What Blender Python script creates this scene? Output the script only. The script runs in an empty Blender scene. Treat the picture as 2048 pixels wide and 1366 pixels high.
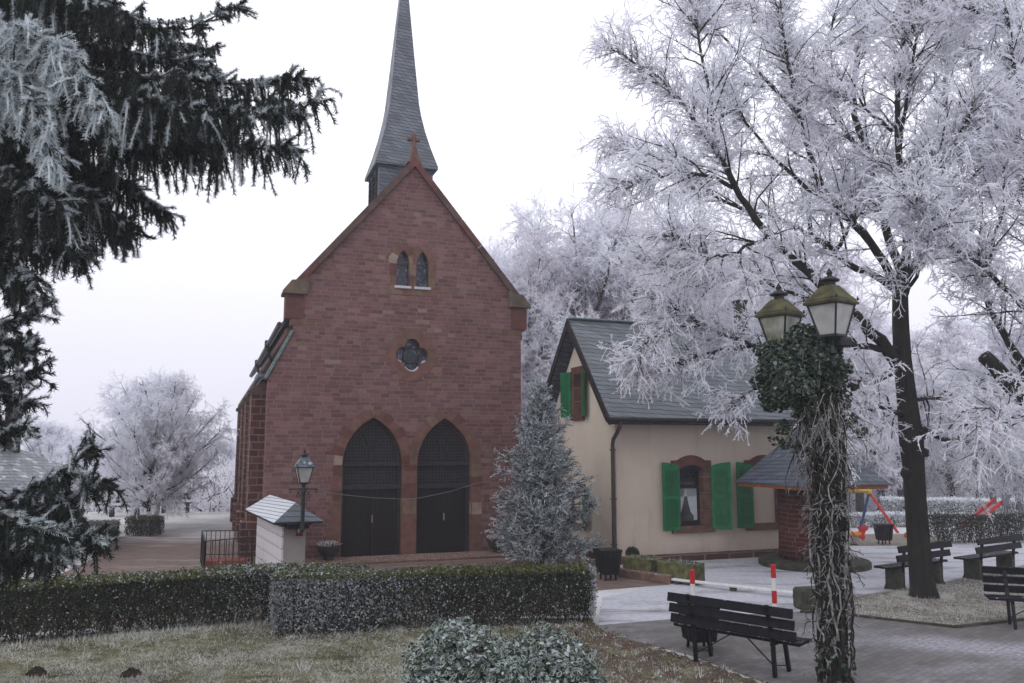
import bpy, math, random
import numpy as np
from mathutils import Vector, Matrix
from mathutils.geometry import tessellate_polygon

# ------------------------------------------------------------------ camera, sky, sun, exposure
SC = bpy.context.scene
COL = SC.collection
FPX = 1640.0; PITCH = math.atan(210 / FPX); EYE = 2.88
cd = bpy.data.cameras.new('camera'); cam = bpy.data.objects.new('camera', cd); COL.objects.link(cam)
cd.sensor_width = 36.0; cd.lens = 36.0 * FPX / 2048; cd.clip_end = 600; cd.clip_start = .05
cam.location = (0, 0, EYE); cam.rotation_euler = (math.pi / 2 + PITCH, 0, 0)
SC.camera = cam
SUN_EL, SUN_AZ = math.radians(42), math.radians(-145)   # azimuth from +Y towards +X: up behind the left shoulder
w = bpy.data.worlds.new("World"); SC.world = w; w.use_nodes = True
nt = w.node_tree; bg = nt.nodes['Background']
sky = nt.nodes.new('ShaderNodeTexSky'); sky.sky_type = 'NISHITA'; sky.sun_disc = False
sky.sun_elevation = SUN_EL; sky.sun_rotation = SUN_AZ; sky.air_density = 1.2; sky.dust_density = 5
hs = nt.nodes.new('ShaderNodeHueSaturation'); hs.inputs['Saturation'].default_value = .25
nt.links.new(sky.outputs[0], hs.inputs['Color'])
tc = nt.nodes.new('ShaderNodeTexCoord'); sx = nt.nodes.new('ShaderNodeSeparateXYZ'); nt.links.new(tc.outputs['Generated'], sx.inputs[0])
rp = nt.nodes.new('ShaderNodeValToRGB'); nt.links.new(sx.outputs['Z'], rp.inputs[0])
rp.color_ramp.elements[0].position = 0.0; rp.color_ramp.elements[0].color = (.665, .66, .765, 1)
rp.color_ramp.elements[1].position = .34; rp.color_ramp.elements[1].color = (.97, .98, 1.05, 1)
ml = nt.nodes.new('ShaderNodeVectorMath'); ml.operation = 'SCALE'; ml.inputs['Scale'].default_value = 13.6
nt.links.new(rp.outputs[0], ml.inputs[0])
mx = nt.nodes.new('ShaderNodeMix'); mx.data_type = 'RGBA'; mx.inputs['Factor'].default_value = .9
nt.links.new(hs.outputs[0], mx.inputs['A']); nt.links.new(ml.outputs[0], mx.inputs['B'])
nt.links.new(mx.outputs['Result'], bg.inputs[0]); bg.inputs[1].default_value = .1
sl = bpy.data.lights.new('sun', 'SUN'); so = bpy.data.objects.new('sun', sl); COL.objects.link(so)
sl.energy = .55; sl.angle = math.radians(30); sl.color = (1, .98, .95)
_d = Vector((math.sin(SUN_AZ) * math.cos(SUN_EL), math.cos(SUN_AZ) * math.cos(SUN_EL), math.sin(SUN_EL)))
so.rotation_euler = (-_d).to_track_quat('-Z', 'Y').to_euler(); so.location = (0, 0, 40)
vs = SC.view_settings; vs.view_transform = 'Standard'; vs.look = 'None'; vs.gamma = 1; vs.exposure = 0; vs.use_curve_mapping = False
cy = SC.cycles; cy.use_denoising = True; cy.max_bounces = 10; cy.diffuse_bounces = 6; cy.glossy_bounces = 2
cy.transmission_bounces = 3; cy.transparent_max_bounces = 8; cy.volume_bounces = 1; cy.caustics_reflective = False; cy.caustics_refractive = False

# ------------------------------------------------------------------ small helpers
cp_, sp_ = math.cos(PITCH), math.sin(PITCH)
def _ray(x, y):
    u = (x - 1024) / FPX; v = -(y - 683) / FPX
    return np.array([u, cp_ - v * sp_, sp_ + v * cp_])
def G(x, y, z=0.0):
    d = _ray(x, y); t = (z - EYE) / d[2]; return np.array([0, 0, EYE]) + t * d
def AT(x, y, Y):
    d = _ray(x, y); return np.array([0, 0, EYE]) + d * (Y / d[1])
def V(*a): return np.array(a, float)
def nrm(v):
    v = np.asarray(v, float); return v / (np.linalg.norm(v, axis=-1, keepdims=True) + 1e-12)
def sstep(a, b, x): t = np.clip((x - a) / (b - a), 0, 1); return t * t * (3 - 2 * t)

class MB:
    """collects shapes for ONE mesh"""
    def __init__(s): s.v = []; s.f = {3: [], 4: []}; s.m = {3: [], 4: []}; s.n = 0; s.poly = []
    def add(s, v, f, m=0):
        v = np.asarray(v, float).reshape(-1, 3); f = np.asarray(f, int)
        if len(f) == 0: return
        k = f.shape[1]
        s.v.append(v); s.f[k].append(f + s.n)
        s.m[k].append(np.full(len(f), m) if np.isscalar(m) else np.asarray(m)); s.n += len(v)
    def addmix(s, v, faces, m=0):
        v = np.asarray(v, float).reshape(-1, 3); n0 = s.n; s.v.append(v); s.n += len(v)
        for k in (3, 4):
            q = [f for f in faces if len(f) == k]
            if q: s.f[k].append(np.array(q) + n0); s.m[k].append(np.full(len(q), m))
        for f in faces:
            if len(f) > 4: s.poly.append(([i + n0 for i in f], m))
    def box(s, c, d, rz=0, m=0, ch=0.0, rx=0, ry=0):
        """chamfered box, centre c, full size d"""
        h = np.array(d, float) / 2; ch = min(ch, h.min() * .9)
        if ch <= 0:
            v = np.array([[x, y, z] for x in (-1, 1) for y in (-1, 1) for z in (-1, 1)], float) * h
            F = [[0, 1, 3, 2], [4, 6, 7, 5], [0, 4, 5, 1], [2, 3, 7, 6], [0, 2, 6, 4], [1, 5, 7, 3]]
        else:
            v = []; idx = {}
            for x in (-1, 1):
                for y in (-1, 1):
                    for z in (-1, 1):
                        for a in range(3):
                            p = h - ch; p[a] = h[a]; idx[(x, y, z, a)] = len(v); v.append(p * (x, y, z))
            v = np.array(v); F = []
            for a in range(3):
                b, c2 = (a + 1) % 3, (a + 2) % 3
                for sg in (-1, 1):
                    q = []
                    for (i, j) in ((-1, -1), (1, -1), (1, 1), (-1, 1)):
                        k = [0, 0, 0]; k[a] = sg; k[b] = i; k[c2] = j; q.append(idx[(*k, a)])
                    F.append(q if sg > 0 else q[::-1])
            for a in range(3):
                b, c2 = (a + 1) % 3, (a + 2) % 3
                for i in (-1, 1):
                    for j in (-1, 1):
                        k0 = [0, 0, 0]; k0[a] = -1; k0[b] = i; k0[c2] = j; k1 = list(k0); k1[a] = 1
                        q = [idx[(*k0, b)], idx[(*k1, b)], idx[(*k1, c2)], idx[(*k0, c2)]]
                        F.append(q if i * j < 0 else q[::-1])
            for x in (-1, 1):
                for y in (-1, 1):
                    for z in (-1, 1):
                        q = [idx[(x, y, z, a)] for a in range(3)]; F.append(q if x * y * z > 0 else q[::-1])
        R = np.array(Matrix.Rotation(rz, 3, 'Z') @ Matrix.Rotation(rx, 3, 'X') @ Matrix.Rotation(ry, 3, 'Y'))
        s.addmix(v @ R.T + np.array(c, float), F, m)
    def bar(s, a, b, wx, wy, m=0, ch=0.0, up=(0, 0, 1)):
        """rectangular bar from a to b"""
        a, b = np.array(a, float), np.array(b, float); t = nrm(b - a); up = np.array(up, float)
        if abs(t @ up) > .97: up = np.array([1., 0, 0])
        x = nrm(np.cross(up, t)); y = np.cross(t, x); L = np.linalg.norm(b - a)
        q = MB(); q.box((0, 0, L / 2), (wx, wy, L), ch=ch); v = np.concatenate(q.v)
        s.n0 = s.n
        for k in (3, 4):
            for f in q.f[k]: s.f[k].append(f + s.n); s.m[k].append(np.full(len(f), m))
        s.v.append(a + v[:, :1] * x + v[:, 1:2] * y + v[:, 2:] * t); s.n += len(v)
    def tube(s, pts, rad, n=6, m=0, cap=True):
        p = np.asarray(pts, float); k = len(p); rad = np.broadcast_to(np.asarray(rad, float), (k,))
        t = np.gradient(p, axis=0); t = nrm(t)
        u = np.array([0, 0, 1.]) if abs(t[0][2]) < .9 else np.array([1., 0, 0])
        us = []
        for i in range(k):
            u = u - t[i] * (u @ t[i]); u = u / (np.linalg.norm(u) + 1e-9); us.append(u)
        us = np.array(us); ws = np.cross(t, us); an = np.arange(n) * 2 * math.pi / n
        v = p[:, None] + rad[:, None, None] * (np.cos(an)[None, :, None] * us[:, None] + np.sin(an)[None, :, None] * ws[:, None])
        i = np.arange(k - 1)[:, None] * n; j = np.arange(n)[None]; j2 = (j + 1) % n
        f = np.stack([i + j, i + j2, i + n + j2, i + n + j], -1).reshape(-1, 4)
        s.add(v, f, m)
        if cap and n > 2:
            s.poly.append(([s.n - n + q for q in range(n)], m)); s.poly.append(([s.n - k * n + q for q in range(n)][::-1], m))
    def lathe(s, prof, c=(0, 0, 0), n=20, m=0, a0=0):
        pr = np.array(prof, float); an = a0 + np.arange(n) * 2 * math.pi / n
        v = np.stack([pr[:, 0:1] * np.cos(an), pr[:, 0:1] * np.sin(an), np.repeat(pr[:, 1:2], n, 1)], -1) + np.array(c, float)
        k = len(pr); i = np.arange(k - 1)[:, None] * n; j = np.arange(n)[None]; j2 = (j + 1) % n
        s.add(v, np.stack([i + j, i + j2, i + n + j2, i + n + j], -1).reshape(-1, 4), m)
        s.poly.append(([s.n - n + q for q in range(n)], m)); s.poly.append(([s.n - k * n + q for q in range(n)][::-1], m))
    def prism(s, outer, holes, d0, d1, M=lambda a, b, d: (a, d, b), m=0, caps=(1, 1), outer_side=True):
        """2-D outline (a,b) with holes, pushed from d0 to d1"""
        loops = [list(outer)] + [list(h) for h in holes]
        flat = [q for l in loops for q in l]
        tri = tessellate_polygon([[Vector((q[0], q[1], 0)) for q in l] for l in loops])
        n = len(flat)
        v = [M(a, b, d0) for a, b in flat] + [M(a, b, d1) for a, b in flat]
        F = []
        if caps[0]: F += [list(t) for t in tri]
        if caps[1]: F += [[i + n for i in t][::-1] for t in tri]
        k = 0
        for li, l in enumerate(loops):
            if li or outer_side:
                for i in range(len(l)):
                    j = (i + 1) % len(l); F.append([k + i, k + j, n + k + j, n + k + i])
            k += len(l)
        s.addmix(v, F, m)
    def ribbons(s, B, D, L, W, rng, m=0, tip=.35, droop=None):
        """many thin leaf strips: base points B, directions D, lengths, widths"""
        B = np.asarray(B, float); N = len(B); D = nrm(D); L = np.broadcast_to(np.asarray(L, float), (N,))[:, None]; W = np.broadcast_to(np.asarray(W, float), (N,))[:, None]
        side = nrm(np.cross(D, nrm(rng.normal(size=(N, 3))))) * W / 2
        tipv = B + D * L
        v = np.stack([B - side, B + side, tipv + side * tip, tipv - side * tip], 1)
        s.add(v, np.arange(N * 4).reshape(N, 4), m)
    def leaves(s, P, nrmv, size, rng, m=0, asp=.6):
        """many diamond-shaped leaves centred at P"""
        P = np.asarray(P, float); N = len(P); nv = nrm(nrmv); a = nrm(np.cross(nv, nrm(rng.normal(size=(N, 3))))); b = np.cross(nv, a)
        size = np.broadcast_to(np.asarray(size, float), (N,))[:, None]
        v = np.stack([P - a * size / 2, P + b * size * asp / 2 + nv * size * .08, P + a * size / 2, P - b * size * asp / 2 + nv * size * .08], 1)
        s.add(v, np.arange(N * 4).reshape(N, 4), m)
    def build(s, name, mats, parent=None, smooth=False, loc=None, rz=0.0):
        if not isinstance(mats, (list, tuple)): mats = [mats]
        me = bpy.data.meshes.new(name); v = np.concatenate(s.v) if s.v else np.zeros((0, 3))
        L = []; st = []; tt = []; mi = []; o = 0
        for k in (3, 4):
            if s.f[k]:
                f = np.concatenate(s.f[k]); L.append(f.ravel()); st.append(o + np.arange(len(f)) * k); tt.append(np.full(len(f), k)); mi.append(np.concatenate(s.m[k])); o += f.size
        for f, m in s.poly:
            L.append(np.array(f)); st.append(np.array([o])); tt.append(np.array([len(f)])); mi.append(np.array([m])); o += len(f)
        L = np.concatenate(L); st = np.concatenate(st); mi = np.concatenate(mi)
        me.vertices.add(len(v)); me.vertices.foreach_set('co', v.astype(np.float32).ravel())
        me.loops.add(len(L)); me.loops.foreach_set('vertex_index', L.astype(np.int32))
        me.polygons.add(len(st)); me.polygons.foreach_set('loop_start', st.astype(np.int32))
        me.polygons.foreach_set('material_index', mi.astype(np.int32))
        me.polygons.foreach_set('use_smooth', np.full(len(st), bool(smooth)))
        for q in mats: me.materials.append(q)
        me.update(calc_edges=True); me.validate()
        ob = bpy.data.objects.new(name, me); COL.objects.link(ob)
        if parent: ob.parent = parent
        if loc is not None: ob.location = tuple(loc)
        ob.rotation_euler = (0, 0, rz)
        return ob

def tag(o, label=None, cat=None, group=None, kind=None):
    if label: o['label'] = label
    if cat: o['category'] = cat
    if group: o['group'] = group
    if kind: o['kind'] = kind
    return o
def thing(name, label, cat, loc=(0, 0, 0), rz=0.0, group=None):
    o = bpy.data.objects.new(name, None); COL.objects.link(o); o.location = tuple(loc); o.rotation_euler = (0, 0, rz); o.empty_display_size = .2
    return tag(o, label, cat, group)
def dup(root, loc, rz=None, label=None, scale=None):
    def cp(o, par):
        c = o.copy(); COL.objects.link(c)
        if par: c.parent = par
        for ch in list(o.children): cp(ch, c)
        return c
    c = cp(root, None); c.location = tuple(loc)
    if rz is not None: c.rotation_euler = (0, 0, rz)
    if label: c['label'] = label
    if scale: c.scale = (scale,) * 3 if np.isscalar(scale) else scale
    return c

# ------------------------------------------------------------------ materials
class NT:
    def __init__(s, name):
        s.mat = bpy.data.materials.new(name); s.mat.use_nodes = True; s.t = s.mat.node_tree; s.b = s.t.nodes['Principled BSDF']; s._o = None
    def link(s, a, b): s.t.links.new(a, b)
    def _in(s, sock, v):
        if isinstance(v, bpy.types.NodeSocket): s.link(v, sock)
        elif v is not None: sock.default_value = v
    def coord(s):
        if s._o is None: s._o = s.t.nodes.new('ShaderNodeTexCoord').outputs['Object']
        return s._o
    def xyz(s, vec=None):
        n = s.t.nodes.new('ShaderNodeSeparateXYZ'); s.link(vec or s.coord(), n.inputs[0]); return n.outputs
    def m(s, op, a, b=None, c=None, clamp=False):
        n = s.t.nodes.new('ShaderNodeMath'); n.operation = op; n.use_clamp = clamp
        s._in(n.inputs[0], a); s._in(n.inputs[1], b)
        if c is not None: s._in(n.inputs[2], c)
        return n.outputs[0]
    def noise(s, sc, det=4, rough=.55, vec=None, dist=0, stretch=None):
        n = s.t.nodes.new('ShaderNodeTexNoise'); v = vec or s.coord()
        if stretch:
            q = s.t.nodes.new('ShaderNodeMapping'); q.inputs['Scale'].default_value = stretch; s.link(v, q.inputs[0]); v = q.outputs[0]
        s.link(v, n.inputs['Vector']); n.inputs['Scale'].default_value = sc; n.inputs['Detail'].default_value = det; n.inputs['Roughness'].default_value = rough; n.inputs['Distortion'].default_value = dist
        return n.outputs[0]
    def white(s, a, b):
        c = s.t.nodes.new('ShaderNodeCombineXYZ'); s._in(c.inputs[0], a); s._in(c.inputs[1], b)
        n = s.t.nodes.new('ShaderNodeTexWhiteNoise'); n.noise_dimensions = '2D'; s.link(c.outputs[0], n.inputs['Vector']); return n.outputs['Value']
    def ramp(s, f, stops, const=False):
        n = s.t.nodes.new('ShaderNodeValToRGB'); s.link(f, n.inputs[0]); cr = n.color_ramp
        if const: cr.interpolation = 'CONSTANT'
        while len(cr.elements) < len(stops): cr.elements.new(.5)
        for e, (p, c) in zip(cr.elements, stops): e.position = p; e.color = (*c, 1) if len(c) == 3 else c
        return n.outputs[0]
    def fr(s, f, a, b):   # smooth map range a..b -> 0..1
        n = s.t.nodes.new('ShaderNodeMapRange'); n.interpolation_type = 'SMOOTHSTEP'; s._in(n.inputs['Value'], f); n.inputs['From Min'].default_value = a; n.inputs['From Max'].default_value = b; return n.outputs[0]
    def mix(s, f, a, b, mode='MIX'):
        n = s.t.nodes.new('ShaderNodeMix'); n.data_type = 'RGBA'; n.blend_type = mode
        def q(v): return (*v, 1) if isinstance(v, tuple) and len(v) == 3 else v
        s._in(n.inputs['Factor'], f); s._in(n.inputs['A'], q(a)); s._in(n.inputs['B'], q(b)); return n.outputs['Result']
    def cells(s, u, v, w, h, slant=0, jit=0.0, half=.5, mort=(.04, .08)):
        """rows of blocks: returns joint mask, random per block, second random, position within row"""
        vr = s.m('DIVIDE', v, h); row = s.m('FLOOR', vr); fv = s.m('SUBTRACT', vr, row)
        rr = s.white(row, 3.7)
        uw = s.m('DIVIDE', u, w)
        if jit: uw = s.m('MULTIPLY', uw, s.m('MULTIPLY_ADD', rr, jit, 1 - jit / 2))
        uw = s.m('ADD', uw, s.m('MULTIPLY', row, half)); uw = s.m('ADD', uw, s.m('MULTIPLY', rr, jit * 7))
        if slant: uw = s.m('ADD', uw, s.m('MULTIPLY', fv, slant))
        cu = s.m('FLOOR', uw); fu = s.m('SUBTRACT', uw, cu)
        eu = s.m('MINIMUM', fu, s.m('SUBTRACT', 1.0, fu)); ev = s.m('MINIMUM', fv, s.m('SUBTRACT', 1.0, fv))
        mu = s.m('LESS_THAN', eu, mort[0]); mv = s.m('LESS_THAN', ev, mort[1])
        return s.m('MAXIMUM', mu, mv), s.white(cu, row), s.white(row, s.m('ADD', cu, 91.3)), fv
    def bump(s, h, dist=.01, st=.6):
        n = s.t.nodes.new('ShaderNodeBump'); n.inputs['Strength'].default_value = st; n.inputs['Distance'].default_value = dist; s.link(h, n.inputs['Height']); s.link(n.outputs[0], s.b.inputs['Normal'])
    def normalz(s):
        g = s.t.nodes.new('ShaderNodeNewGeometry'); n = s.t.nodes.new('ShaderNodeSeparateXYZ'); s.link(g.outputs['Normal'], n.inputs[0]); return n.outputs['Z']
    def done(s, col, rough=.8, metal=0, spec=.3):
        s._in(s.b.inputs['Base Color'], (*col, 1) if isinstance(col, tuple) else col); s._in(s.b.inputs['Roughness'], rough); s.b.inputs['Metallic'].default_value = metal
        s.b.inputs['Specular IOR Level'].default_value = spec; return s.mat

def plain(name, c, rough=.7, var=.25, sc=6, metal=0, spec=.3, bump=0.0, frost=0.0):
    n = NT(name); f = n.noise(sc, 5)
    lo = tuple(max(0, q * (1 - var)) for q in c); hi = tuple(min(1, q * (1 + var)) for q in c)
    col = n.ramp(f, [(.3, lo), (.7, hi)])
    if frost:
        k = n.m('MULTIPLY', n.fr(n.normalz(), .2, .9), n.fr(n.noise(18, 4), .62 - frost * .4, .75))
        col = n.mix(k, col, (.68, .69, .74))
    if bump: n.bump(n.noise(sc * 6, 4), bump)
    return n.done(col, rough, metal, spec)

def stone_wall(name, palette, w=.25, h=.108, mort=(.27, .18, .175), jit=.8, bw=(.04, .09)):
    n = NT(name); o = n.xyz(); wob = n.noise(3.5, 3)
    u = n.m('ADD', o['X'], o['Y']); u = n.m('ADD', u, n.m('MULTIPLY', wob, .09)); v = n.m('ADD', o['Z'], n.m('MULTIPLY', n.noise(2.6, 4), .085))
    jm, r1, r2, fv = n.cells(u, v, w, h, jit=jit, mort=bw)
    col = n.ramp(r1, palette, True)
    col = n.mix(n.m('MULTIPLY', n.noise(16, 6, .65), .55), col, (.30, .22, .22), 'MULTIPLY')
    hsv = n.t.nodes.new('ShaderNodeHueSaturation'); n.link(n.m('MULTIPLY_ADD', r2, .5, .74), hsv.inputs['Value']); n.link(col, hsv.inputs['Color']); col = hsv.outputs[0]
    st = n.fr(n.noise(.9, 5, .6), .42, .75); col = n.mix(n.m('MULTIPLY', st, .35), col, (.10, .06, .055))
    col = n.mix(n.m('MULTIPLY', jm, n.m('MULTIPLY_ADD', n.noise(1.5, 4), 1.2, .05, clamp=True)), col, mort)
    hgt = n.m('ADD', n.m('MULTIPLY', n.m('SUBTRACT', 1.0, jm), .6), n.m('MULTIPLY', n.noise(22, 5, .7), .9)); hgt = n.m('ADD', hgt, n.m('MULTIPLY', r2, .35))
    n.bump(hgt, .05, 1.0)
    return n.done(col, .88, 0, .2)

def slate(name, w=.22, h=.14, slant=.8, frost=0.0, base=(.085, .10, .125), zk=1.0):
    n = NT(name); o = n.xyz(); u = n.m('ADD', o['X'], o['Y']); v = n.m('MULTIPLY', o['Z'], zk)
    jm, r1, r2, fv = n.cells(u, n.m('ADD', v, n.m('MULTIPLY', u, .05)), w, h, slant=slant, mort=(.035, .085))
    col = n.ramp(r1, [(0, tuple(q * .72 for q in base)), (.5, base), (1, tuple(min(1, q * 1.45) for q in base))])
    col = n.mix(n.m('MULTIPLY', n.noise(9, 5), .4), col, (.13, .14, .15))
    if frost:
        k = n.fr(n.m('ADD', n.noise(2.6, 5, .65), n.m('MULTIPLY', r2, .22)), .88 - frost * .62, 1.08 - frost * .62)
        col = n.mix(n.m('MULTIPLY', k, .85), col, (.62, .65, .70))
    col = n.mix(n.m('MULTIPLY', jm, .8), col, (.02, .022, .03))
    n.bump(n.m('ADD', n.m('MULTIPLY', fv, -.8), n.m('ADD', n.m('MULTIPLY', jm, -.5), n.m('MULTIPLY', r1, .4))), .02, .8)
    return n.done(col, n.m('MULTIPLY_ADD', r2, .25, .42), 0, .4)

M = {}
REDS = [(0, (.218, .109, .106)), (.16, (.237, .126, .123)), (.34, (.200, .096, .092)), (.50, (.243, .138, .133)), (.66, (.215, .111, .111)), (.80, (.182, .088, .085)), (.88, (.251, .153, .145)), (.95, (.218, .142, .103)), (.985, (.276, .215, .168))]
M['wall'] = stone_wall('red_sandstone_masonry', REDS)
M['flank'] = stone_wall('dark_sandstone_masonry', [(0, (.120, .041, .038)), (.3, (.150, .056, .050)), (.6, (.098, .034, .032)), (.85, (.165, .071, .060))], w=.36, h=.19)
M['plinth'] = stone_wall('plinth_sandstone', [(0, (.112, .056, .050)), (.4, (.083, .045, .041)), (.7, (.135, .075, .064))], w=.5, h=.2)
M['wellbrick'] = stone_wall('well_red_brick', [(0, (.102, .024, .021)), (.4, (.132, .039, .030)), (.7, (.078, .021, .018))], w=.24, h=.11, mort=(.204, .132, .108), jit=.3)
M['red'] = plain('dressed_red_stone', (.148, .069, .056), .85, .3, 5, bump=.006)
M['tan'] = plain('dressed_tan_stone', (.161, .105, .071), .85, .3, 5, bump=.006)
M['brown'] = plain('dressed_brown_stone', (.129, .070, .051), .85, .35, 5, bump=.006)
M['darkst'] = plain('dressed_dark_stone', (.105, .040, .034), .85, .3, 5, bump=.006)
M['paletan'] = plain('dressed_pale_stone', (.255, .195, .150), .85, .25, 5, bump=.006)
M['coping'] = plain('weathered_coping_stone', (.084, .050, .042), .85, .45, 3, bump=.008)
M['copmoss'] = plain('mossy_coping_stone', (.105, .078, .053), .85, .45, 4, bump=.008)
M['slate'] = slate('roof_slate', .20, .11, .7, frost=.12)
M['slateh'] = slate('house_roof_slate', .27, .15, 1.0, frost=.1, base=(.10, .12, .14), zk=1.25)
M['slatef'] = slate('frosted_roof_slate', .22, .10, .8, frost=1.15, zk=1.6)
M['slatew'] = slate('well_roof_slate', .24, .13, .8, frost=.18, base=(.07, .09, .13), zk=1.4)
M['slatel'] = slate('far_roof_slate', .30, .12, .1, frost=.42, base=(.13, .14, .16), zk=1.6)
M['lead'] = plain('weathered_lead', (.13, .17, .17), .5, .35, 8, metal=.3)
M['wood'] = plain('dark_door_wood', (.020, .0165, .016), .55, .35, 4)
M['beam'] = plain('dark_beam_wood', (.030, .027, .030), .6, .3, 6, spec=.12)
M['eavewood'] = plain('dark_eave_timber', (.016, .011, .013), .7, .4, 8)
M['orange'] = plain('orange_stained_board', (.33, .10, .035), .6, .3, 9)
M['yellow'] = plain('yellow_paint', (.45, .30, .04), .5, .2, 9)
M['rose'] = plain('pale_frost_sill', (.44, .44, .47), .8, .2, 20)
M['iron'] = plain('black_iron', (.012, .012, .014), .5, .3, 14)
M['lampgreen'] = plain('dark_green_lamp_paint', (.012, .022, .02), .45, .3, 14)
M['lampblue'] = plain('blue_grey_lamp_roof', (.06, .085, .11), .5, .3, 14, frost=.3)
M['lampmoss'] = plain('mossy_lamp_roof', (.052, .048, .02), .75, .85, 6, bump=.004)
M['brass'] = plain('worn_metal_handle', (.5, .46, .38), .35, .15, 20, metal=.9)
M['benchw'] = plain('black_painted_plank', (.008, .009, .013), .55, .5, 9, spec=.1, frost=.08)
M['benchm'] = plain('black_painted_steel', (.007, .007, .009), .5, .3, 12, spec=.2)
M['conc'] = plain('mossy_concrete', (.045, .046, .034), .9, .6, 7, bump=.006)
M['mossbox'] = plain('mossy_trough_stone', (.085, .085, .035), .9, .7, 6, bump=.006, frost=.15)
M['stonek'] = plain('kerb_sandstone', (.15, .09, .07), .9, .4, 5, bump=.006, frost=.2)
M['binpl'] = plain('black_bin_plastic', (.007, .007, .009), .5, .4, 9, spec=.2, frost=.06)
M['redp'] = plain('red_post_paint', (.42, .015, .02), .5, .2, 12)
M['whitep'] = plain('white_post_paint', (.62, .61, .62), .6, .15, 12)
M['green'] = plain('green_shutter_paint', (.008, .14, .052), .55, .3, 5, frost=.05)
M['greend'] = plain('green_shutter_panel', (.005, .105, .035), .45, .2, 7)
M['curtain'] = plain('white_net_curtain', (.50, .55, .58), .9, .15, 30)
M['pipe'] = plain('brown_downpipe', (.045, .032, .03), .5, .3, 9)
M['redplay'] = plain('red_play_plastic', (.50, .03, .03), .45, .2, 6)
M['blueplay'] = plain('blue_play_paint', (.035, .07, .20), .45, .2, 6)
M['orangeplay'] = plain('orange_play_plastic', (.65, .20, .01), .45, .15, 6)
M['greyplay'] = plain('grey_play_panel', (.13, .14, .16), .6, .25, 6)
M['spring'] = plain('pale_spring_steel', (.35, .35, .37), .4, .2, 20, metal=.6)
M['carblue'] = plain('dark_blue_car_paint', (.008, .02, .055), .25, .1, 5, spec=.6)
M['tyre'] = plain('tyre_rubber', (.012, .012, .012), .8, .2, 20)
M['earth'] = plain('dark_molehill_earth', (.04, .026, .02), .95, .6, 22, bump=.02)
M['wire'] = plain('pale_wire', (.15, .15, .15), .6, .1, 20)
M['pot'] = plain('dark_stone_bowl', (.045, .035, .032), .8, .4, 10)
M['trunkw'] = plain('whitewashed_bark', (.58, .57, .58), .9, .25, 9, bump=.01)
M['redlamp'] = plain('red_grave_light', (.16, .012, .012), .3, .4, 12)
# plaster
n = NT('beige_plaster'); f = n.noise(1.2, 6, .6); c = n.ramp(f, [(.3, (.49, .41, .335)), (.7, (.55, .465, .39))]); o = n.xyz()
c = n.mix(n.m('MULTIPLY', n.fr(n.m('ADD', o['Z'], n.m('MULTIPLY', n.noise(3, 4), .5)), .9, .2), .45), c, (.22, .175, .155)); st = n.noise(1.6, 6, .65, stretch=(2.2, 2.2, .35)); c = n.mix(n.m('MULTIPLY', n.fr(st, .5, .72), .28), c, (.25, .20, .18)); n.bump(n.noise(60, 4), .004); M['plaster'] = n.done(c, .92)
n = NT('cream_lit_plaster'); f = n.noise(1.2, 6, .6); c = n.ramp(f, [(.3, (.60, .52, .43)), (.7, (.69, .605, .51))]); n.bump(n.noise(60, 4), .004); M['cream'] = n.done(c, .92)  # paler than the front plaster: stronger light on the house gable put into colour
n = NT('grey_render'); f = n.noise(2.2, 6, .6); c = n.ramp(f, [(.3, (.25, .23, .215)), (.7, (.31, .29, .27))]); n.bump(n.noise(60, 4), .004); M['render'] = n.done(c, .92)
# white memorial plates
n = NT('white_memorial_slabs'); o = n.xyz(); jm, r1, r2, fv = n.cells(o['Y'], o['Z'], .55, .25, half=0, mort=(.008, .03))
c = n.mix(n.m('MULTIPLY', n.fr(n.noise(26, 5, .7), .45, .7), .4), (.60, .58, .60), (.38, .36, .38)); c = n.mix(n.m('MULTIPLY', jm, .85), c, (.10, .10, .11)); n.bump(n.m('SUBTRACT', 1.0, jm), .01); M['slabs'] = n.done(c, .6)
# door planks, leaded glass, window glass
n = NT('door_planks'); o = n.xyz(); jm, r1, r2, fv = n.cells(o['X'], o['Z'], .095, 3.0, mort=(.06, 0)); c = n.ramp(r1, [(0, (.010, .0085, .009)), (1, (.017, .0145, .0145))]); c = n.mix(n.noise(6, 5, .6, stretch=(8, 8, .6)), c, (.014, .012, .012)); c = n.mix(jm, c, (.003, .003, .003)); n.bump(n.m('SUBTRACT', 1.0, jm), .008); M['planks'] = n.done(c, .6, 0, .1)
n = NT('leaded_glass'); o = n.xyz(); jm, r1, r2, fv = n.cells(o['X'], o['Z'], .085, .085, half=0, mort=(.11, .11)); c = n.ramp(r1, [(0, (.006, .006, .008)), (1, (.014, .0145, .018))]); c = n.mix(jm, c, (.045, .041, .042)); n.bump(n.m('ADD', jm, n.m('MULTIPLY', r2, .5)), .01, .5); M['leaded'] = n.done(c, .4, 0, .12)
n = NT('stained_glass'); c = n.ramp(n.noise(7, 3, .6), [(.38, (.008, .010, .022)), (.54, (.022, .027, .05)), (.66, (.15, .17, .24))]); o = n.xyz(); jm, r1, r2, fv = n.cells(n.m('ADD', o['X'], n.m('MULTIPLY', o['Z'], .5)), o['Z'], .09, .12, mort=(.06, .06)); c = n.mix(jm, c, (.02, .02, .022)); M['stained'] = n.done(c, .18, 0, .5)  # palest blue blotches are a highlight put into the glass colour
n = NT('dark_window_glass'); c = n.ramp(n.noise(2, 2), [(.4, (.012, .014, .018)), (.7, (.03, .034, .042))]); M['glass'] = n.done(c, .08, 0, .5)
n = NT('frosted_lamp_glass'); c = n.ramp(n.noise(5, 5), [(.35, (.40, .40, .38)), (.65, (.60, .60, .60))]); M['lampglass'] = n.done(c, .35, 0, .5)
n.b.inputs['Transmission Weight'].default_value = .35
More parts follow.
